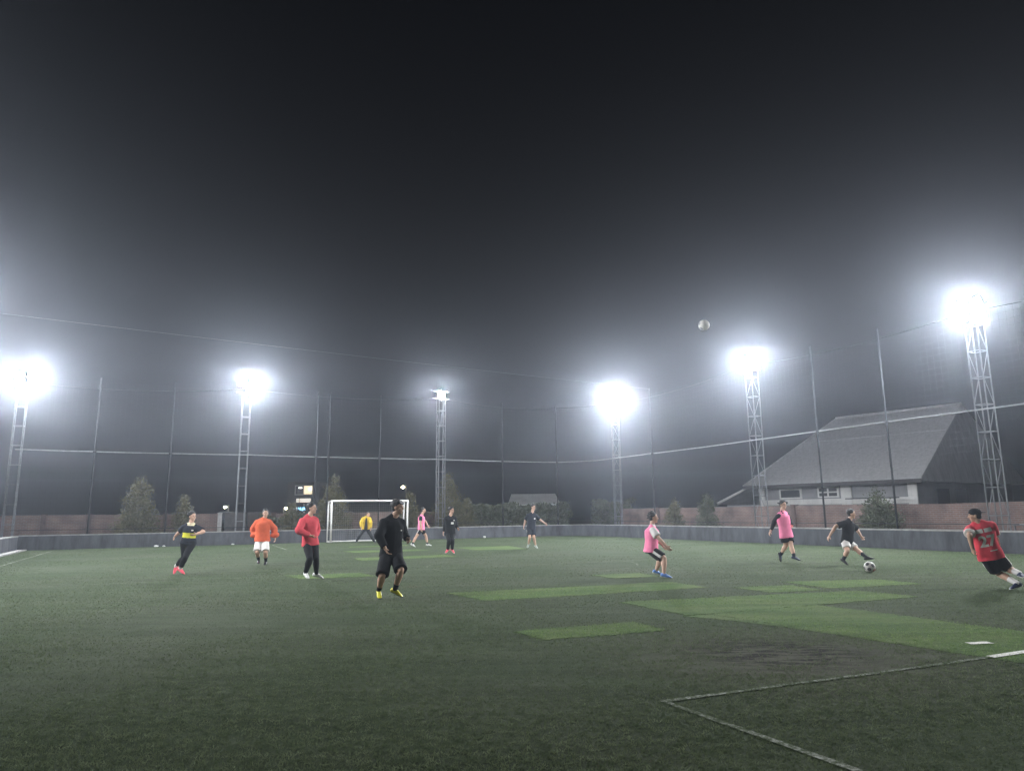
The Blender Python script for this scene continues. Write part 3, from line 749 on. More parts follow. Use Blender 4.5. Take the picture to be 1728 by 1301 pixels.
bx_ = empty("meter_box", (-18.4, 46.0, 0)); tag(bx_, "dark box on a pole under the small yellowish lamp", "box")
MB().box(-.35, .4, .0, .25, 1.35, 1.75).build("box_body", M['darksteel'], bx_)
MB().box(-.38, .43, -.03, .28, 1.753, 1.79).build("box_lid", M['steel'], bx_)
MB().bar((0, .12, -.02), (0, .12, 1.35), .05, 8).build("box_pole", M['darksteel'], bx_)

# litter at the foot of the far wall and on the turf
def litter(u, v, s, label, seed):
    r = random.Random(seed); bm = bmesh.new(); bmesh.ops.create_icosphere(bm, subdivisions=2, radius=s)
    for q in bm.verts:
        q.co *= 1 + .45 * mnoise.noise(q.co * (1.4 / s) + Vector((seed, 0, 0))); q.co.z = max(q.co.z * .7 + s * .55, .0)
        q.co.x *= 1.6
    me = bpy.data.meshes.new("litter"); bm.to_mesh(me); bm.free()
    o = obj_from_mesh("litter", me, M['plastic']); o.location = W(u, v, .012); o.rotation_euler = (0, 0, r.uniform(0, 3))
    tag(o, label, "litter")
litter(-24.75, .25, .07, "left one of two white scraps below the small conifer", 1)
litter(-24.4, .25, .055, "right one of two white scraps below the small conifer", 2)
litter(-21.15, .25, .05, "white scrap at the wall foot left of the orange hoodie player", 4)
litter(-6.8, .35, .09, "white scrap at the wall foot right of the player with pink shoes", 5)
# ------------------------------------------------------------------ people
def V3(p): return Vector(p)
class Blob:
    """closed shapes that are fused into one skin by voxel remeshing"""
    def __init__(self, rs=1.0): self.mb = MB(); self.rs = rs
    def loft(self, rings, n=16, round0=False, round1=False):
        """rings: (centre, xaxis, yaxis, rx, ry)"""
        vs = []; fs = []
        for (c, x, y, rx, ry) in rings:
            for k in range(n):
                a = 2 * math.pi * k / n; vs.append(c + x * (rx * self.rs * math.cos(a)) + y * (ry * self.rs * math.sin(a)))
        m = len(rings)
        for i in range(m - 1):
            for k in range(n):
                a = i * n + k; b_ = i * n + (k + 1) % n; fs.append((a, b_, b_ + n, a + n))
        fs.append(tuple(range(n - 1, -1, -1))); fs.append(tuple(range((m - 1) * n, m * n)))
        self.mb.add(vs, fs); return self
    def cone(self, p0, p1, r0, r1, n=14, flat0=False, flat1=False, squash=1.0, xa=None):
        p0, p1 = Vector(p0), Vector(p1); a = (p1 - p0)
        if a.length < 1e-5: a = Vector((0, 0, 1e-4))
        a = a.normalized()
        t = Vector(xa) if xa is not None else (Vector((0, 0, 1)) if abs(a.z) < .9 else Vector((1, 0, 0)))
        y = a.cross(t).normalized(); x = y.cross(a).normalized()
        R = []
        if not flat0:
            for s in (-80, -50, -20): q = math.radians(s); R.append((p0 + a * (r0 * math.sin(q)), x, y, r0 * math.cos(q), r0 * math.cos(q) * squash))
        R.append((p0, x, y, r0, r0 * squash))
        for t_ in (.33, .67): R.append((p0.lerp(p1, t_), x, y, r0 + (r1 - r0) * t_, (r0 + (r1 - r0) * t_) * squash))
        R.append((p1, x, y, r1, r1 * squash))
        if not flat1:
            for s in (20, 50, 80): q = math.radians(s); R.append((p1 + a * (r1 * math.sin(q)), x, y, r1 * math.cos(q), r1 * math.cos(q) * squash))
        return self.loft(R, n)
    def ell(self, c, x, y, z, rx, ry, rz):
        R = []
        for s in range(-80, 81, 20): q = math.radians(s); R.append((c + z * (rz * math.sin(q)), x, y, rx * math.cos(q), ry * math.cos(q)))
        return self.loft(R, 16)
    def fuse(self, name, mats, parent, voxel=.012, smooth=4, ratio=.5, fold=0.0, seed=0):
        me = self.mb.mesh(name); o = bpy.data.objects.new(name, me); COL.objects.link(o)
        bm = bmesh.new(); bm.from_mesh(me); bmesh.ops.recalc_face_normals(bm, faces=bm.faces); bm.to_mesh(me); bm.free()
        r = o.modifiers.new("r", 'REMESH'); r.mode = 'VOXEL'; r.voxel_size = voxel
        if smooth: s = o.modifiers.new("s", 'SMOOTH'); s.factor = .5; s.iterations = smooth
        if ratio < 1: d = o.modifiers.new("d", 'DECIMATE'); d.ratio = ratio
        dg = bpy.context.evaluated_depsgraph_get(); out = bpy.data.meshes.new_from_object(o.evaluated_get(dg))
        bpy.data.objects.remove(o); bpy.data.meshes.remove(me)
        out.name = name; out.materials.clear()
        if fold:
            n = len(out.vertices); co = np.empty(n * 3, np.float32); no = np.empty(n * 3, np.float32)
            out.vertices.foreach_get("co", co); out.vertices.foreach_get("normal", no); co = co.reshape(-1, 3); no = no.reshape(-1, 3)
            d = np.array([mnoise.noise(Vector((p[0] * 9 + seed, p[1] * 9, p[2] * 4 + p[0] * 5))) + .3 * mnoise.noise(Vector((p[0] * 20, p[1] * 20 + seed, p[2] * 9 - p[0] * 11))) for p in co.tolist()], np.float32)
            co += no * (d[:, None] * fold); out.vertices.foreach_set("co", co.reshape(-1))
        out.polygons.foreach_set("use_smooth", [True] * len(out.polygons)); out.update()
        ob = obj_from_mesh(name, out, mats, parent); return ob

def cloth(name, col, var=.12): return mat(name, col, .9, var, 7, bump=.08, bscale=60, spec=.15)
MC = dict(skin=mat("skin", (.55, .345, .25), .6, .10, 9, spec=.35), skin2=mat("tan_skin", (.46, .28, .195), .6, .12, 9, spec=.35),
          hair=mat("black_hair", (.012, .011, .011), .55, .3, 30, spec=.4, bump=.6, bscale=90), eye=mat("dark_eye", (.02, .015, .012), .3, .1, 5, spec=.5),
          black=cloth("black_cloth", (.012, .013, .015)), navy=cloth("dark_navy_cloth", (.02, .024, .034)), charcoal=cloth("charcoal_cloth", (.035, .037, .042)),
          orange=cloth("orange_fleece", (.56, .105, .045)), red=cloth("red_jacket", (.56, .07, .085)), jersey=cloth("red_jersey", (.62, .055, .075)),
          white=cloth("white_cloth", (.66, .63, .60), .06), yellow=cloth("yellow_cloth", (.60, .41, .05)), band=cloth("yellow_band", (.66, .62, .06), .06), cream=cloth("cream_collar", (.66, .60, .40)),
          pink=cloth("pink_bib", (.84, .23, .38), .08), grey=cloth("grey_cloth", (.22, .22, .22)),
          pinkshoe=mat("pink_shoe", (.78, .10, .14), .5, .1, 20), whiteshoe=mat("white_shoe", (.70, .69, .66), .5, .1, 20), yellowshoe=mat("yellow_shoe", (.78, .72, .05), .45, .1, 20), blackshoe=mat("black_shoe", (.02, .02, .022), .45, .2, 20),
          blueshoe=mat("blue_shoe", (.12, .26, .62), .5, .1, 20), navyshoe=mat("navy_shoe", (.02, .03, .07), .5, .1, 20), greyshoe=mat("grey_shoe", (.30, .33, .30), .5, .1, 20),
          sole=mat("pale_sole", (.55, .55, .53), .6, .1, 20), darksole=mat("dark_sole", (.03, .03, .03), .6, .1, 20))

def hand(b, wrist, d, pn, k, curl=.6, flip=1):
    """palm, four fingers and a thumb continuing direction d; pn = direction the palm faces"""
    d = d.normalized(); pn = (pn - d * pn.dot(d)).normalized(); s = d.cross(pn) * flip
    b.cone(wrist - d * .02, wrist + d * .02, .026 * k, .028 * k)
    for o_ in (-.027, -.009, .009, .027):
        b.cone(wrist + d * .015 + s * o_ * .8 * k, wrist + d * .085 * k + s * o_ * k, .015 * k, .0125 * k, 8)
    for i, (o_, ln) in enumerate(((-.028, .062), (-.0095, .078), (.0095, .082), (.028, .074))):
        p0 = wrist + d * .085 * k + s * o_ * k
        a1 = curl * (.55 + .12 * (3 - i)); a2 = a1 + curl * .95
        p1 = p0 + (d * math.cos(a1) + pn * math.sin(a1)) * ln * .55 * k + s * o_ * .12
        p2 = p1 + (d * math.cos(a2) + pn * math.sin(a2)) * ln * .5 * k
        b.cone(p0, p1, .0098 * k, .0092 * k, 8); b.cone(p1, p2, .0092 * k, .008 * k, 8)
    t0 = wrist + d * .025 * k + s * .03 * k; t1 = t0 + (d * .55 + s * .6 + pn * .35).normalized() * .04 * k; t2 = t1 + (d * .85 + s * .12 + pn * .5).normalized() * .032 * k
    b.cone(t0, t1, .0125 * k, .011 * k, 8); b.cone(t1, t2, .011 * k, .009 * k, 8)

def shoe(ankle, toe, k, up_hint, mshoe, msole, parent):
    """low football boot round the foot: upper and sole"""
    f = toe - ankle
    L = .205 * k
    down = Vector((0, 0, -1)); fl = f.normalized()
    # sole plane direction: from heel point to toe
    side = fl.cross(Vector((0, 0, 1)))
    if side.length < .15: side = up_hint.cross(fl)
    side.normalize(); up0 = side.cross(fl).normalized()
    heel = ankle - up0 * .055 * k - fl * .01
    heel = ankle + (toe - ankle).normalized() * -.0 - up0 * .062 * k
    ax = (toe - heel); ax.normalize(); up = side.cross(ax).normalized()
    h0 = heel - ax * .055 * k
    R = []
    for t, w, h, lift in ((0, .020, .030, .012), (.05, .033, .060, .0), (.25, .038, .082, 0), (.45, .039, .074, 0), (.62, .043, .054, 0), (.8, .044, .036, .001), (.94, .032, .018, .004), (1, .014, .010, .008)):
        c = h0 + ax * (t * .265 * k) + up * (h * .5 + lift) * k
        R.append((c, side, up, w * k, h * .62 * k))
    b = Blob(); b.loft(R, 14); b.cone(heel + up * .03 * k, ankle + up * .012 * k, .041 * k, .043 * k, flat1=True)
    o = b.fuse("shoe", mshoe, parent, .009, 2, .5)
    sb = Blob(); R2 = [(h0 + ax * (t * .268 * k) + up * (.002 + lf) * k, side, up, w * k, .011 * k) for t, w, lf in ((-.01, .02, .01), (.06, .033, 0), (.3, .034, .002), (.5, .035, .002), (.72, .046, 0), (.9, .040, .004), (1.01, .014, .010))]
    sb.loft(R2, 14); sb.fuse("sole", msole, o, .009, 1, .5)
    return min((h0 + up * -.009 * k).z, (h0 + ax * .2 * k + up * -.009 * k).z, (toe - up * .01).z)

def lerp(a, b_, t): return a + (b_ - a) * t

def person(key, spec):
    """spec: label, skin, hair, top(s), legs, socks, shoes"""
    (bx, by), H, (fyaw, fpitch), J = POSES[key]
    k = H / 1.72; j = {n: Vector(p) for n, p in J.items()}
    root = empty("person", (bx, by, 0)); tag(root, spec['label'], "person", None)
    sc, hc = j['sc'], j['hc']; ax = (sc - hc).normalized(); spine = (sc - hc).length
    latS = (j['sB'] - j['sA']).normalized(); latH = (j['hB'] - j['hA']).normalized()
    fy = math.radians(fyaw)
    body_f = latS.cross(ax); 
    # torso front is roughly where the face looks
    ff = Vector((math.sin(fy), -math.cos(fy), 0)); 
    if spec.get('back'): bf = -body_f if body_f.y < 0 else body_f
    else: bf = body_f if body_f.dot(ff) >= 0 else -body_f
    bf.normalize()
    GIRTH = spec.get('girth', 1.10)
    b = Blob(GIRTH)
    lo = hc - ax * .07; tl = lambda t: hc + ax * (spine * t)
    def ringset(infl, a, z):
        pass
    TORSO = [(-.16, .135, .095), (-.02, .165, .112), (.18, .150, .105), (.42, .138, .100), (.70, .158, .112), (.86, .155, .104), (.97, .118, .086), (1.06, .085, .070), (1.15, .062, .060)]
    def torso_rings(infl, t0=-9, t1=9, hem=0.0, extra=None):
        R = []
        for t, w, d in TORSO:
            if t < t0 or t > t1: continue
            x = lerp(latH, latS, min(max(t, 0), 1)).normalized(); y = ax.cross(x).normalized()
            R.append((tl(t), x, y, (w + infl) * k, (d + infl * .9) * k))
        if extra: R = [(tl(extra[0]), latH, ax.cross(latH).normalized(), extra[1] * k, extra[2] * k)] + R
        return R
    b.loft(torso_rings(0), 20)
    # head
    b.rs = 1.0
    top = j['top']; hup = (top - j['chin']).normalized(); hup = (hup * .5 + ax * .2 + Vector((0, 0, 1)) * .6).normalized()
    f = Vector((math.sin(fy), -math.cos(fy), math.tan(math.radians(fpitch)))).normalized(); f = (f - hup * f.dot(hup)).normalized(); sd = f.cross(hup).normalized()
    hk = k * 1.03
    c = top - hup * .122 * hk - f * .0
    b.ell(c + hup * .028 * hk, sd, f, hup, .074 * hk, .094 * hk, .086 * hk)
    b.ell(c - hup * .04 * hk + f * .022 * hk, sd, f, hup, .058 * hk, .066 * hk, .072 * hk)
    b.ell(c - hup * .098 * hk + f * .058 * hk, sd, f, hup, .024 * hk, .022 * hk, .018 * hk)
    b.cone(c + hup * .008 * hk + f * .088 * hk, c - hup * .028 * hk + f * .106 * hk, .009 * hk, .015 * hk, 8)
    b.ell(c + hup * .022 * hk + f * .086 * hk, sd, f, hup, .046 * hk, .012 * hk, .010 * hk)
    b.ell(c - hup * .066 * hk + f * .084 * hk, sd, f, hup, .022 * hk, .011 * hk, .009 * hk)
    for s in (-1, 1):
        b.ell(c - hup * .008 * hk + sd * (.076 * s * hk) - f * .008 * hk, sd, f, hup, .010 * hk, .019 * hk, .032 * hk)
        b.ell(c - hup * .03 * hk + sd * (.04 * s * hk) + f * .062 * hk, sd, f, hup, .022 * hk, .02 * hk, .02 * hk)
    nb = sc + ax * .03
    b.cone(c - hup * .075 * hk - f * .018 * hk, nb, .058 * k, .068 * k)
    # arms and legs
    for S in 'AB':
        sh, el, wr, hp_, kn, an, to = (j[q + S] for q in 'sewhkat')
        b.rs = GIRTH
        b.cone(sh, el, .050 * k, .041 * k); b.cone(sc.lerp(sh, .4), sh, .060 * k, .052 * k); b.cone(sc + ax * .055 * k, sh, .046 * k, .044 * k)
        b.cone(el, lerp(el, wr, .35), .040 * k, .041 * k); b.cone(lerp(el, wr, .3), wr, .041 * k, .027 * k)
        inward = (sc - sh); inward -= (wr - el).normalized() * inward.dot((wr - el).normalized())
        side = 1 if S == 'A' else -1
        b.rs = 1.0; hand(b, wr, (wr - el).normalized(), (inward.normalized() * .8 + bf * .4), k, spec.get('curl', .65), side); b.rs = GIRTH
        b.cone(hp_, kn, .082 * k, .054 * k); b.cone(kn, lerp(kn, an, .32), .052 * k, .057 * k); b.cone(lerp(kn, an, .3), an, .057 * k, .034 * k)
        # calf swells behind the shin
        fw = (to - an); fw = (fw - (an - kn).normalized() * fw.dot((an - kn).normalized())).normalized()
        b.ell(lerp(kn, an, .30) - fw * .016 * k, fw, (an - kn).normalized().cross(fw), (an - kn).normalized(), .050 * k, .050 * k, .11 * k)
        b.cone(an, an + (to - an) * .5, .032 * k, .018 * k)
    skin = MC[spec.get('skin', 'skin')]
    b.fuse("body", skin, root, .0085, 2, .45)
    # eyes and brows
    for s in (-1, 1):
        e = Blob(); e.ell(c + hup * .006 * hk + sd * (.032 * s * hk) + f * .085 * hk, sd, f, hup, .013 * hk, .008 * hk, .006 * hk); e.fuse("eye", MC['eye'], root, .004, 0, 1)
        e = Blob(); e.ell(c + hup * .026 * hk + sd * (.033 * s * hk) + f * .093 * hk, sd, f, hup, .02 * hk, .006 * hk, .0045 * hk); e.fuse("eyebrow", MC['hair'], root, .004, 0, 1)
    # hair
    style = spec.get('hair', 'short'); rr = random.Random(key)
    if style != 'cap':
        h = Blob(); lift = .018 if style == 'crop' else .022
        h.ell(c + hup * (.052 + lift * .4) * hk - f * .021 * hk, sd, f, hup, (.075 + lift * .5) * hk, (.091 + lift * .35) * hk, (.070 + lift) * hk)
        h.ell(c + hup * .0 * hk - f * .045 * hk, sd, f, hup, .070 * hk, .058 * hk, .07 * hk)
        n_t = 26 if style != 'crop' else 8
        for q in range(n_t):
            a = rr.uniform(0, 2 * math.pi); t = rr.uniform(.15, 1.0)
            dirv = (sd * math.cos(a) * t + f * (math.sin(a) * t * .9) + hup * (1.15 - .6 * t)).normalized()
            p = c + hup * .05 * hk - f * .012 * hk + Vector((dirv.dot(sd) * 0, 0, 0)) + dirv * .075 * hk
            h.cone(p, p + (dirv + sd * rr.uniform(-.5, .5) + f * rr.uniform(-.1, .5)).normalized() * rr.uniform(.02, .042) * hk, .018 * hk, .007 * hk, 7)
        if style == 'fringe':
            for q in range(7): h.cone(c + hup * .10 * hk + sd * ((q - 3) * .02 * hk) + f * .05 * hk, c + hup * rr.uniform(.035, .06) * hk + sd * ((q - 3) * .022 * hk) + f * .098 * hk, .022 * hk, .008 * hk, 7)
        if style == 'flying':
            for s in (-1, 1):
                for q in range(7):
                    o_ = rr.uniform(-.03, .03); ln = rr.uniform(.09, .15)
                    p = c + hup * (.085 + rr.uniform(-.03, .01)) * hk + sd * s * .05 * hk + f * o_
                    h.cone(p, p + sd * s * ln * hk + hup * rr.uniform(-.05, .0) * hk + f * rr.uniform(-.03, .03), .026 * hk, .008 * hk, 7)
        if style == 'bushy':
            for q in range(20):
                a = rr.uniform(0, 2 * math.pi); dirv = (sd * math.cos(a) + hup * rr.uniform(-.2, 1.1) - f * rr.uniform(0, 1)).normalized()
                p = c + hup * .03 * hk - f * .02 * hk + dirv * .085 * hk; h.cone(p, p + dirv * .03 * hk, .03 * hk, .012 * hk, 7)
        h.fuse("hair", MC['hair'], root, .008, 1, .5)
    else:
        h = Blob(); h.ell(c + hup * .05 * hk - f * .006 * hk, sd, f, hup, .086 * hk, .104 * hk, .082 * hk); cp = h.fuse("cap", MC['black'], root, .009, 1, .5)
        bl = Blob(); d = -f if spec.get('back_bill') else f
        bl.loft([(c + hup * .052 * hk + d * t * hk, sd, hup, w * hk, .008 * hk) for t, w in ((.06, .075), (.10, .072), (.14, .062), (.168, .035))], 14)
        bl.fuse("cap_bill", MC['black'], cp, .008, 1, .6)
        nk = Blob(); nk.ell(c - hup * .012 * hk - f * .046 * hk, sd, f, hup, .069 * hk, .056 * hk, .06 * hk); nk.fuse("hair", MC['hair'], root, .009, 1, .5)
    # clothes
    sd_i = sum(map(ord, key))
    shoe_z = []
    for gi, gdef in enumerate(spec['wear']):
        kind = gdef[0]; mtl = MC[gdef[1]]; o_ = gdef[2] if len(gdef) > 2 else {}
        g_ = Blob(GIRTH); lo_ = o_.get('loose', .022)
        if kind in ('shirt', 'bib', 'jacket'):
            hem = o_.get('hem', -.12)
            R = torso_rings(lo_, max(hem + .05, -.5), 1.0)
            R = [(tl(hem), latH, ax.cross(latH).normalized(), (.158 + lo_ * 1.25 + o_.get('flare', 0)) * k, (.112 + lo_ * 1.25 + o_.get('flare', 0)) * k)] + R
            if kind == 'bib': R = R[:-2] + [(tl(.88), latS, ax.cross(latS).normalized(), (.150 + lo_) * k, (.112 + lo_) * k), (tl(.98), latS, ax.cross(latS).normalized(), (.108 + lo_) * k, (.088 + lo_ * .9) * k)]
            R.append((tl(1.09), latS, ax.cross(latS).normalized(), .084 * k, .074 * k))
            if o_.get('collar'): R.append((tl(1.16), latS, ax.cross(latS).normalized(), .066 * k, .064 * k))
            g_.loft(R, 22)
            sl = o_.get('sleeve', 0)
            if kind == 'bib':
                for S in 'AB': g_.cone(sc + ax * .06 * k, sc.lerp(j['s' + S], .72) + ax * .012 * k, (.052 + lo_ * .35) * k, (.052 + lo_ * .55) * k)
            if kind != 'bib':
                for S in 'AB':
                    sh, el, wr = j['s' + S], j['e' + S], j['w' + S]
                    r0, r1, r2 = (.054 + lo_ * .75) * k, (.046 + lo_ * .9) * k, (.034 + lo_ * .7) * k
                    g_.cone(sc.lerp(sh, .4), sh, (.062 + lo_ * .5) * k, r0); g_.cone(sc + ax * .072 * k, sh, (.050 + lo_ * .3) * k, (.046 + lo_ * .5) * k)
                    if sl <= 1: g_.cone(sh, lerp(sh, el, sl), r0, lerp(r0, r1 + .012, sl), flat1=True)
                    else:
                        g_.cone(sh, el, r0, r1); g_.cone(el, lerp(el, wr, sl - 1), r1, r2, flat1=True)
                        if o_.get('puff'): g_.ell(lerp(el, wr, .75), (wr - el).normalized().orthogonal(), (wr - el).normalized().cross((wr - el).normalized().orthogonal()), (wr - el).normalized(), r1 * 1.0, r1 * 1.0, .09)
            if o_.get('hood'):
                g_.ell(sc + ax * .055 - bf * .07, latS, bf, ax, .11, .06, .06)
            nm = {'shirt': 'shirt', 'bib': 'bib', 'jacket': 'jacket'}[kind]
            fine = 'band' in o_ or 'open' in o_ or 'cuff' in o_
            ob = g_.fuse(nm, mtl, root, .009 if fine else .0125, 6 if fine else 5, 1 if fine else .6, fold=o_.get('fold', .009), seed=sd_i + gi)
            me = ob.data
            if 'band' in o_:
                t0, t1, m2 = o_['band']; me.materials.append(MC[m2])
                for p in me.polygons:
                    q = p.center - hc; t = q.dot(ax) / spine; l = abs(q.dot(latS))
                    if t0 < t < t1 and l < .17 * k: p.material_index = 1
            if 'collar_col' in o_:
                me.materials.append(MC[o_['collar_col']]); mi = len(me.materials) - 1
                for p in me.polygons:
                    q = p.center - sc
                    if q.dot(ax) > .022 and (q - ax * q.dot(ax)).length < .105 * k: p.material_index = mi
            if 'cuff' in o_:
                me.materials.append(MC[o_['cuff']]); mi = len(me.materials) - 1
                for S in 'AB':
                    sh, el = j['s' + S], j['e' + S]; a_ = (el - sh); ln = a_.length; a_.normalize()
                    for p in me.polygons:
                        q = p.center - sh; t = q.dot(a_) / ln
                        if t > sl - .10 and t < sl + .1 and (q - a_ * q.dot(a_)).length < .11: p.material_index = mi
            if 'open' in o_:     # unzipped jacket: dark shirt shows down the front
                me.materials.append(MC[o_['open']]); mi = len(me.materials) - 1
                for p in me.polygons:
                    q = p.center - hc; t = q.dot(ax) / spine
                    if q.dot(bf) > .02 and abs(q.dot(latS)) < (.095 - .05 * t) * k and t < 1.02: p.material_index = mi
            spec['_' + nm] = ob
        elif kind in ('shorts', 'trousers'):
            w = o_.get('wide', .0); y = ax.cross(latH).normalized()
            g_.loft([(tl(.20), latH, y, (.150 + .012) * k, (.105 + .012) * k), (tl(.02), latH, y, (.170 + .016) * k, (.116 + .016) * k), (hc - ax * .10, latH, y, (.150 + .015) * k, (.11 + .012) * k)], 20)
            for S in 'AB':
                hp_, kn, an = j['h' + S], j['k' + S], j['a' + S]
                if kind == 'shorts':
                    t = o_.get('len', .72); g_.cone(hp_, lerp(hp_, kn, t), .098 * k, (.086 + w) * k, flat1=True)
                else:
                    t = o_.get('len', .93); g_.cone(hp_, kn, .096 * k, (.066 + w) * k); g_.cone(kn, lerp(kn, an, .35), (.066 + w) * k, (.068 + w) * k); g_.cone(lerp(kn, an, .33), lerp(kn, an, t), (.068 + w) * k, (.046 + w * .8) * k, flat1=True)
            ob = g_.fuse(kind, mtl, root, .009 if 'stripe' in o_ else .0125, 4, 1 if 'stripe' in o_ else .6, fold=o_.get('fold', .008), seed=sd_i + gi)
            if 'stripe' in o_:      # pale side stripe on the outer thigh
                me = ob.data; me.materials.append(MC[o_['stripe']])
                for S in o_.get('stripe_on', 'AB'):
                    hp_, kn = j['h' + S], j['k' + S]; a_ = (kn - hp_); ln = a_.length; a_.normalize(); out = (j['h' + S] - hc); out -= a_ * out.dot(a_); out.normalize(); cr = a_.cross(out)
                    t0, t1 = o_.get('stripe_t', (-.3, 1))
                    for p in me.polygons:
                        q = p.center - hp_; t = q.dot(a_) / ln; r = q - a_ * q.dot(a_)
                        if t0 < t < t1 and r.dot(out) > .03 and abs(r.dot(cr) - o_.get('stripe_off', 0)) < o_.get('stripe_w', .03): p.material_index = 1
        elif kind == 'socks':
            for S in 'AB':
                kn, an, to = j['k' + S], j['a' + S], j['t' + S]; t = o_.get('len', .6)
                s_ = Blob(1.06); st = lerp(kn, an, 1 - t)
                s_.cone(st, an, (.043 + .016 * min(t * 1.3, 1)) * k, .041 * k, flat0=True); s_.cone(an, an + (to - an) * .3, .040 * k, .028 * k)
                s_.fuse("sock", mtl, root, .01, 2, .5)
        elif kind == 'shoes':
            for S in 'AB':
                shoe_z.append(shoe(j['a' + S], j['t' + S], k, Vector((0, 0, 1)), mtl, MC[o_.get('sole', 'darksole')], root))
        elif kind == 'gloves':
            pass
    # stand on the turf
    zmin = 1e9
    for o in root.children_recursive:
        if o.name.split('.')[0] in ('shoe', 'sole'):
            for vv in o.data.vertices: zmin = min(zmin, vv.co.z)
    root.location.z = -zmin + .004
    # printed marks on the front
    for mk in spec.get('marks', ()): add_mark(root, spec, mk, j, hc, ax, spine, latS, bf, k)
    return root

from mathutils.bvhtree import BVHTree
def project_print(me, shirt, origin, right, up, outward, name, mtl, parent):
    """lay a flat print on the cloth by dropping it along -outward"""
    bm = bmesh.new(); bm.from_mesh(me)
    bmesh.ops.triangulate(bm, faces=bm.faces)
    for _ in range(3): 
        bmesh.ops.subdivide_edges(bm, edges=[e for e in bm.edges if e.calc_length() > .02], cuts=1)
    bmesh.ops.triangulate(bm, faces=bm.faces)
    tree = BVHTree.FromPolygons([v.co[:] for v in shirt.data.vertices], [p.vertices[:] for p in shirt.data.polygons])
    for v in bm.verts:
        p = origin + right * v.co.x + up * v.co.y + outward * .4
        h = tree.ray_cast(p, -outward, .8)
        v.co = (h[0] if h[0] is not None else origin + right * v.co.x + up * v.co.y) + outward * .005
    out = bpy.data.meshes.new(name); bm.to_mesh(out); bm.free()
    obj_from_mesh(name, out, mtl, parent)
def flat_text(body, size):
    cu = bpy.data.curves.new("t", 'FONT'); cu.body = body; cu.size = size; cu.align_x = 'CENTER'; cu.align_y = 'CENTER'; cu.offset = size * .035
    to = bpy.data.objects.new("t", cu); COL.objects.link(to); dg = bpy.context.evaluated_depsgraph_get(); me = bpy.data.meshes.new_from_object(to.evaluated_get(dg)); bpy.data.objects.remove(to); return me
def flat_quads(rects):
    me = bpy.data.meshes.new("q"); v = []; f = []
    for x0, x1, y0, y1 in rects:
        b_ = len(v); v += [(x0, y0, 0), (x1, y0, 0), (x1, y1, 0), (x0, y1, 0)]; f.append((b_, b_ + 1, b_ + 2, b_ + 3))
    me.from_pydata(v, [], f); return me
def add_mark(root, spec, mk, j, hc, ax, spine, latS, bf, k):
    kind, garment, t, x, size = mk[:5]
    sh = spec.get('_' + garment); outward = -bf if spec.get('back') else bf
    right = ax.cross(outward).normalized()
    o0 = hc + ax * (spine * t) + right * x
    if kind == 'badge': project_print(flat_quads([(-size * .6, size * .6, -size * .4, size * .4)]), sh, o0, right, ax, outward, "badge", MC['white'], sh)
    if kind == 'number': project_print(flat_text(mk[5], size), sh, o0, right, ax, outward, "shirt_number", MC['white'], sh)
    if kind == 'nameblock': project_print(flat_quads([(-size, -size * .08, -size * .25, size * .25), (size * .08, size, -size * .25, size * .25)]), sh, o0, right, ax, outward, "shirt_name", MC['cream'] if False else MC['white'], sh)
    if kind == 'dash': project_print(flat_quads([(-size, size, -size * .13, size * .13)]), sh, o0, right, ax, outward, "shirt_dash", MC['white'], sh)
    if kind == 'zip': project_print(flat_quads([(-.008, .008, -size, size)]), sh, o0, right, ax, outward, "zip", MC['grey'], sh)
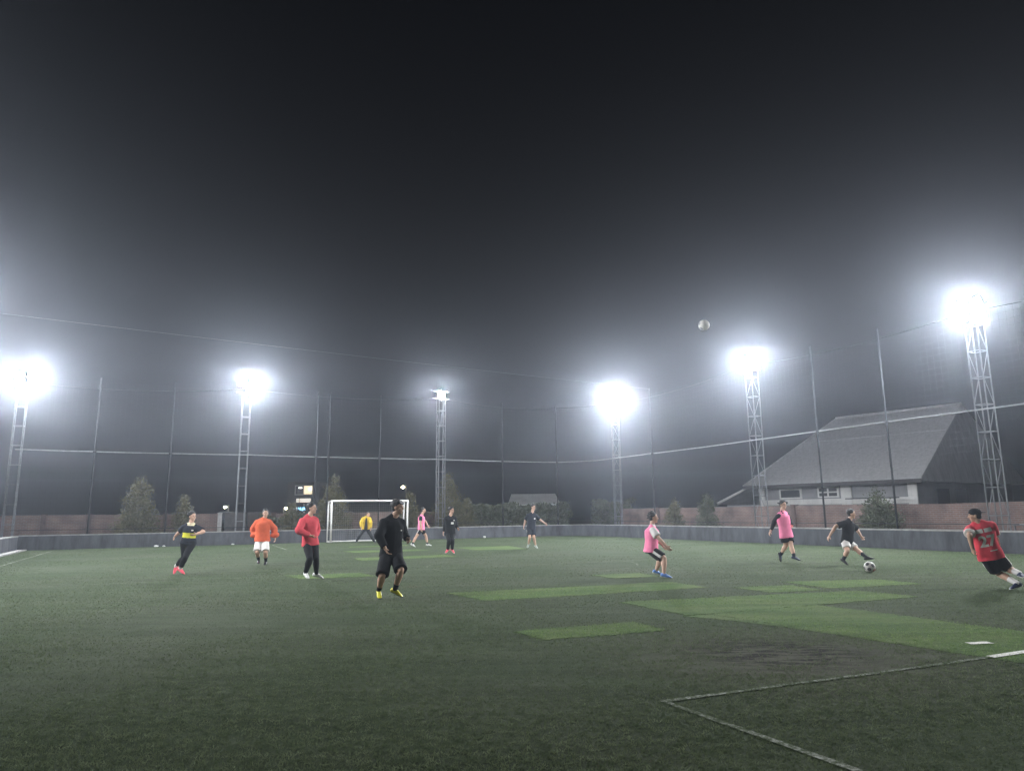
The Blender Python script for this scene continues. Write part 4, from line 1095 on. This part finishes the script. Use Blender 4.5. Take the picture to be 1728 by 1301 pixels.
POSES = {
    'runner': ((-8.65,19.00), 1.70, (60, -5), dict(sc=(0.184,0.0,1.25), hc=(0.142,0.0,0.84), sA=(0.017,-0.044,1.232), sB=(0.343,0.044,1.199), hA=(0.05,-0.024,0.829), hB=(0.23,0.024,0.811), top=(0.197,0.0,1.625), chin=(0.236,0.0,1.395), eA=(-0.165,0.135,1.114), wA=(-0.336,0.269,0.997), kA=(0.048,0.027,0.462), aA=(-0.233,0.201,0.228), tA=(-0.247,0.161,0.035), eB=(0.569,-0.099,1.111), wB=(0.468,-0.318,1.057), kB=(0.196,-0.234,0.475), aB=(0.001,-0.045,0.175), tB=(0.14,-0.094,0.043))),
    'orange': ((-7.61,22.28), 1.72, (25, -8), dict(sc=(-0.102,0.0,1.305), hc=(-0.101,0.0,0.743), sA=(-0.273,-0.015,1.27), sB=(0.069,0.015,1.271), hA=(-0.195,-0.008,0.723), hB=(-0.006,0.008,0.723), top=(-0.047,0.0,1.673), chin=(-0.025,0.0,1.412), eA=(-0.439,0.109,1.074), wA=(-0.353,0.081,0.841), kA=(-0.143,-0.292,0.404), aA=(-0.191,0.032,0.158), tA=(-0.139,-0.124,0.045), eB=(0.18,0.199,1.083), wB=(0.219,0.204,0.822), kB=(0.103,-0.253,0.399), aB=(0.031,0.03,0.112), tB=(0.048,-0.14,0.009))),
    'red': ((-4.68,17.15), 1.76, (80, 0), dict(sc=(-0.179,0.0,1.384), hc=(-0.115,0.0,0.827), sA=(-0.282,-0.139,1.336), sB=(-0.067,0.139,1.361), hA=(-0.172,-0.077,0.8), hB=(-0.054,0.077,0.814), top=(-0.123,0.0,1.765), chin=(-0.064,0.0,1.514), eA=(-0.303,-0.352,1.138), wA=(-0.043,-0.283,1.012), kA=(-0.015,-0.358,0.5), aA=(-0.159,-0.146,0.168), tA=(-0.056,-0.273,0.045), eB=(-0.061,0.323,1.134), wB=(-0.027,0.117,0.986), kB=(0.08,-0.18,0.482), aB=(0.038,0.045,0.13), tB=(0.214,0.081,0.011))),
    'keeper': ((-7.79,38.24), 1.72, (25, -5), dict(sc=(0.015,0.0,1.286), hc=(-0.002,0.0,0.718), sA=(-0.155,-0.03,1.256), sB=(0.183,0.03,1.246), hA=(-0.096,-0.017,0.701), hB=(0.091,0.017,0.695), top=(0.101,0.0,1.594), chin=(0.123,0.0,1.368), eA=(-0.213,-0.229,1.061), wA=(-0.195,-0.284,0.817), kA=(-0.266,-0.264,0.392), aA=(-0.472,-0.064,0.099), tA=(-0.491,-0.251,0.031), eB=(0.286,-0.154,1.054), wB=(0.293,-0.158,0.779), kB=(0.311,-0.117,0.351), aB=(0.437,0.148,0.065), tB=(0.532,-0.013,-0.006))),
    'black': ((-2.25,13.13), 1.76, (75, 0), dict(sc=(0.059,0.0,1.379), hc=(0.038,0.0,0.802), sA=(-0.081,-0.108,1.348), sB=(0.197,0.108,1.338), hA=(-0.039,-0.06,0.785), hB=(0.114,0.06,0.779), top=(0.128,0.0,1.743), chin=(0.197,0.0,1.504), eA=(-0.134,-0.289,1.126), wA=(-0.008,-0.353,0.912), kA=(-0.053,-0.342,0.448), aA=(-0.159,-0.047,0.17), tA=(-0.113,-0.192,0.033), eB=(0.205,0.338,1.158), wB=(0.313,0.136,1.045), kB=(0.261,-0.271,0.53), aB=(0.13,-0.072,0.184), tB=(0.277,-0.123,0.051))),
    'pinkfar': ((-4.21,33.31), 1.70, (85, 0), dict(sc=(-0.028,0.0,1.333), hc=(-0.036,0.0,0.798), sA=(-0.044,-0.169,1.299), sB=(-0.014,0.169,1.298), hA=(-0.044,-0.094,0.778), hB=(-0.028,0.094,0.778), top=(0.049,0.0,1.75), chin=(0.107,0.0,1.453), eA=(-0.052,-0.216,1.055), wA=(-0.008,-0.215,0.789), kA=(-0.239,-0.18,0.446), aA=(-0.405,-0.217,0.12), tA=(-0.297,-0.207,-0.0), eB=(0.122,0.236,1.128), wB=(0.229,0.28,0.937), kB=(0.171,0.166,0.457), aB=(0.234,0.193,0.095), tB=(0.45,0.214,0.012))),
    'blackfar': ((-2.40,27.55), 1.72, (60, 0), dict(sc=(-0.005,0.0,1.32), hc=(-0.014,0.0,0.746), sA=(-0.167,-0.059,1.288), sB=(0.156,0.059,1.283), hA=(-0.104,-0.032,0.727), hB=(0.075,0.032,0.724), top=(0.027,0.0,1.721), chin=(0.073,0.0,1.453), eA=(-0.205,0.101,1.055), wA=(-0.27,0.089,0.801), kA=(-0.024,-0.379,0.485), aA=(-0.089,-0.136,0.16), tA=(-0.165,-0.264,0.027), eB=(0.155,0.261,1.082), wB=(0.27,0.102,0.928), kB=(0.106,-0.321,0.481), aB=(0.077,-0.073,0.156), tB=(0.16,-0.18,0.008))),
    'blacktee': ((0.79,30.71), 1.72, (45, 5), dict(sc=(-0.002,0.0,1.413), hc=(-0.049,0.0,0.846), sA=(-0.17,-0.045,1.392), sB=(0.161,0.045,1.365), hA=(-0.142,-0.025,0.833), hB=(0.041,0.025,0.818), top=(0.051,0.0,1.848), chin=(0.066,0.0,1.537), eA=(-0.28,0.127,1.193), wA=(-0.347,0.069,0.959), kA=(-0.118,-0.278,0.487), aA=(-0.164,0.019,0.209), tA=(-0.226,-0.093,0.056), eB=(0.306,0.253,1.235), wB=(0.531,0.241,1.07), kB=(0.051,-0.246,0.484), aB=(0.122,-0.008,0.158), tB=(0.201,-0.139,0.029))),
    'pinkcrouch': ((3.38,16.71), 1.72, (85, -5), dict(sc=(-0.191,0.0,1.114), hc=(-0.233,0.0,0.661), sA=(-0.201,-0.172,1.08), sB=(-0.189,0.172,1.079), hA=(-0.238,-0.095,0.642), hB=(-0.231,0.095,0.641), top=(-0.167,0.0,1.491), chin=(-0.091,0.0,1.214), eA=(-0.12,-0.281,0.928), wA=(0.049,-0.325,0.738), kA=(-0.005,-0.296,0.464), aA=(-0.049,-0.386,0.136), tA=(0.13,-0.432,0.048), eB=(-0.04,0.202,0.865), wB=(0.076,0.229,0.735), kB=(0.021,0.194,0.449), aB=(-0.085,0.322,0.147), tB=(-0.006,0.353,0.07))),
    'pinkbib': ((7.84,20.71), 1.74, (25, -5), dict(sc=(-0.139,0.0,1.33), hc=(-0.082,0.0,0.765), sA=(-0.288,-0.082,1.279), sB=(0.018,0.082,1.31), hA=(-0.164,-0.045,0.736), hB=(0.005,0.045,0.753), top=(-0.107,0.0,1.715), chin=(-0.105,0.0,1.438), eA=(-0.316,0.163,1.13), wA=(-0.442,0.2,0.863), kA=(-0.097,0.024,0.459), aA=(-0.195,0.226,0.194), tA=(-0.214,0.218,-0.012), eB=(0.157,0.261,1.132), wB=(0.116,0.048,1.002), kB=(-0.003,-0.122,0.439), aB=(0.012,-0.241,0.161), tB=(0.139,-0.337,0.053))),
    'kicker': ((8.89,19.60), 1.70, (70, -20), dict(sc=(0.17,0.0,1.12), hc=(0.082,0.0,0.619), sA=(0.036,-0.11,1.108), sB=(0.291,0.11,1.063), hA=(0.009,-0.061,0.612), hB=(0.149,0.061,0.587), top=(0.259,0.0,1.466), chin=(0.3,0.0,1.221), eA=(-0.234,-0.098,1.032), wA=(-0.39,-0.039,0.782), kA=(-0.059,-0.275,0.386), aA=(-0.093,-0.062,0.159), tA=(-0.046,-0.158,0.027), eB=(0.495,0.251,0.93), wB=(0.521,0.09,0.744), kB=(0.234,-0.208,0.41), aB=(0.348,-0.439,0.23), tB=(0.489,-0.555,0.198))),
    'redjersey': ((9.12,13.53), 1.74, (238, -8), dict(sc=(-0.428,0.0,1.165), hc=(-0.308,0.0,0.646), sA=(-0.573,0.075,1.095), sB=(-0.267,-0.075,1.166), hA=(-0.387,0.041,0.607), hB=(-0.219,-0.041,0.646), top=(-0.499,0.0,1.482), chin=(-0.496,0.0,1.242), eA=(-0.733,-0.144,0.999), wA=(-0.671,-0.085,0.761), kA=(-0.102,0.161,0.301), aA=(-0.013,-0.211,0.142), tA=(-0.184,-0.244,0.038), eB=(-0.132,0.049,0.944), wB=(0.013,0.208,0.811), kB=(0.067,0.137,0.371), aB=(0.007,-0.272,0.328), tB=(-0.046,-0.457,0.266))),
}
person('runner', dict(label="player running in a black shirt with a yellow chest band and pink shoes", hair='bushy', curl=.5, wear=[
    ('shirt', 'navy', dict(sleeve=.75, hem=-.1, band=(.30, .60, 'band'), collar_col='cream')), ('trousers', 'black', dict(len=.86)), ('socks', 'white', dict(len=.45)), ('shoes', 'pinkshoe', dict(sole='pinkshoe'))], marks=[('badge', 'shirt', .78, .07, .04)]))
person('orange', dict(label="player in a baggy orange hoodie and white shorts", hair='crop', skin='skin2', wear=[
    ('jacket', 'orange', dict(sleeve=1.93, hem=-.06, loose=.05, hood=1, puff=1, fold=.011, collar=1)), ('shorts', 'white', dict(len=.95, wide=.022)), ('socks', 'black', dict(len=.5)), ('shoes', 'blackshoe')]))
person('red', dict(label="player in a red jacket, black tights and white shoes", hair='short', wear=[
    ('jacket', 'red', dict(sleeve=1.9, hem=-.10, loose=.032, collar=1, fold=.009)), ('trousers', 'black', dict(len=.95)), ('socks', 'black', dict(len=.15)), ('shoes', 'whiteshoe', dict(sole='sole'))]))
person('keeper', dict(label="goalkeeper in an open yellow jacket, legs apart in the goal mouth", hair='crop', wear=[
    ('jacket', 'yellow', dict(sleeve=1.95, hem=-.02, loose=.035, open='charcoal', fold=.008)), ('trousers', 'charcoal', dict(len=.95, wide=.006)), ('shoes', 'blackshoe')]))
person('black', dict(label="nearest player, all in black with yellow boots, looking right", hair='fringe', skin='skin2', wear=[
    ('shirt', 'black', dict(sleeve=1.88, hem=-.12, loose=.034, fold=.009)), ('shorts', 'black', dict(len=.98, wide=.022)), ('socks', 'black', dict(len=.32)), ('shoes', 'yellowshoe', dict(sole='darksole'))], marks=[('badge', 'shirt', .72, .11, .025)]))
person('pinkfar', dict(label="far player striding in a pink bib, right of the goal", hair='short', wear=[
    ('shirt', 'navy', dict(sleeve=.55, hem=-.05)), ('bib', 'pink', dict(hem=-.10, loose=.034)), ('shorts', 'black', dict(len=.62, stripe='white', stripe_on='A', stripe_off=.05, stripe_w=.015)), ('socks', 'charcoal', dict(len=.25)), ('shoes', 'whiteshoe', dict(sole='sole'))]))
person('blackfar', dict(label="player in black tracksuit with pink shoes, right of the thin mast", hair='bushy', skin='skin2', wear=[
    ('shirt', 'black', dict(sleeve=1.95, hem=-.14, loose=.03)), ('trousers', 'black', dict(len=.97, stripe='white', stripe_on='B', stripe_t=(.50, .85))), ('socks', 'black', dict(len=.2)), ('shoes', 'pinkshoe', dict(sole='sole'))], marks=[('badge', 'shirt', .66, .04, .09), ('badge', 'shirt', .84, .11, .04)]))
person('blacktee', dict(label="far player in a black tee and shorts with arms spread, below the hut roof", hair='short', wear=[
    ('shirt', 'navy', dict(sleeve=.85, hem=-.10, loose=.026)), ('shorts', 'navy', dict(len=.8, wide=.012, stripe='white', stripe_on='A', stripe_off=.02, stripe_w=.03, stripe_t=(.1, .6))), ('shoes', 'greyshoe', dict(sole='sole'))], marks=[('badge', 'shirt', .74, .09, .06)]))
person('pinkcrouch', dict(label="player bending his knees in a pink bib over white sleeves", hair='bushy', wear=[
    ('shirt', 'white', dict(sleeve=.85, hem=-.02, loose=.028)), ('bib', 'pink', dict(hem=-.16, loose=.040, flare=.01)), ('shorts', 'black', dict(len=.86, wide=.014, stripe='white', stripe_off=0, stripe_w=.028)), ('shoes', 'blueshoe', dict(sole='sole'))]))
person('pinkbib', dict(label="long-haired player in a pink bib over black sleeves, before the right wall", hair='flying', wear=[
    ('shirt', 'black', dict(sleeve=1.9, hem=-.03, loose=.018)), ('bib', 'pink', dict(hem=-.16, loose=.032)), ('shorts', 'black', dict(len=.62, wide=.02, stripe='white', stripe_on='B', stripe_t=(.0, .3))), ('socks', 'navy', dict(len=.30)), ('shoes', 'navyshoe')]))
person('kicker', dict(label="player kicking the ball in a black tee and white shorts", hair='short', wear=[
    ('shirt', 'black', dict(sleeve=.8, hem=-.12, loose=.03)), ('shorts', 'white', dict(len=.72, wide=.012)), ('socks', 'charcoal', dict(len=.78)), ('shoes', 'blackshoe')]))
person('redjersey', dict(label="player seen from behind in red number 27 jersey and black cap, right edge", hair='cap', back=True, back_bill=True, skin='skin2', wear=[
    ('shirt', 'jersey', dict(sleeve=.72, hem=-.16, loose=.034, cuff='white', fold=.008)), ('shorts', 'black', dict(len=.82, wide=.024, stripe='white', stripe_w=.022)), ('socks', 'white', dict(len=.42)), ('shoes', 'navyshoe', dict(sole='sole'))],
    marks=[('number', 'shirt', .48, .02, .27, "27"), ('nameblock', 'shirt', .86, .01, .14), ('dash', 'shirt', .16, .07, .06)]))

# ------------------------------------------------------------------ footballs
def football(loc, r, cols, label, rot, air=False):
    bm = bmesh.new(); bmesh.ops.create_icosphere(bm, subdivisions=5, radius=r)
    phi = (1 + 5 ** .5) / 2
    pts = [Vector(p).normalized() for p in [(0, s1, s2 * phi) for s1 in (-1, 1) for s2 in (-1, 1)] + [(s1, s2 * phi, 0) for s1 in (-1, 1) for s2 in (-1, 1)] + [(s1 * phi, 0, s2) for s1 in (-1, 1) for s2 in (-1, 1)]]
    q = Quaternion((1, .4, .2), rot)
    for p in pts: p.rotate(q)
    for v in bm.verts:
        n = v.co.normalized(); ds = sorted((math.acos(max(-1, min(1, n.dot(p)))) for p in pts))
        seam = min(abs(ds[0] - .36), abs(ds[1] - ds[0]) * .8 if ds[0] > .36 else 9)
        v.co *= 1 - (.018 if seam < .028 else 0)
    me = bpy.data.meshes.new("football")
    for fc in bm.faces:
        n = fc.calc_center_median().normalized(); ds = [math.acos(max(-1, min(1, n.dot(p)))) for p in pts]; m_ = min(ds); i = ds.index(m_)
        fc.material_index = (1 + i % (len(cols) - 1)) if m_ < .36 else 0; fc.smooth = True
    bm.to_mesh(me); bm.free()
    o = obj_from_mesh("football", me, cols); o.location = loc; tag(o, label, "ball", "footballs")
bw_ = mat("ball_white", (.46, .44, .40), .45, .2, 12, spec=.4); bd_ = mat("ball_dark", (.05, .05, .055), .45, .2, 12); br_ = mat("ball_red", (.32, .06, .06), .45, .2, 12); bg_ = mat("ball_grey", (.25, .25, .25), .5, .2, 12)
ba_ = mat("ball_pale", (.66, .63, .58), .5, .2, 12)
football((8.33, 17.17, .13), .125, [bw_, bd_, bd_, br_, bg_], "football on the turf at the kicking player's foot", .7)
football((4.47, 16.0, 5.70), .125, [ba_, bg_, ba_], "pale football high in the air left of the right-hand floodlights", 1.9)
# ------------------------------------------------------------------ haze
hz = MB().box(-155, 155, -155, 155, -1.02, 9.6)
hzo = hz.build("haze", None)
hm = bpy.data.materials.new("night_haze"); hm.use_nodes = True
hn = hm.node_tree.nodes; hn.clear()
ho = hn.new("ShaderNodeOutputMaterial"); hv = hn.new("ShaderNodeVolumePrincipled")
hv.inputs["Color"].default_value = (.80, .87, 1.0, 1)
hv.inputs["Density"].default_value = HAZE_DENSITY
hv.inputs["Anisotropy"].default_value = HAZE_G = .86
hm.node_tree.links.new(hv.outputs[0], ho.inputs["Volume"])
hm.cycles.volume_sampling = 'EQUIANGULAR'
hm.cycles.homogeneous_volume = True
hzo.data.materials.append(hm)
tag(hzo, kind="stuff")
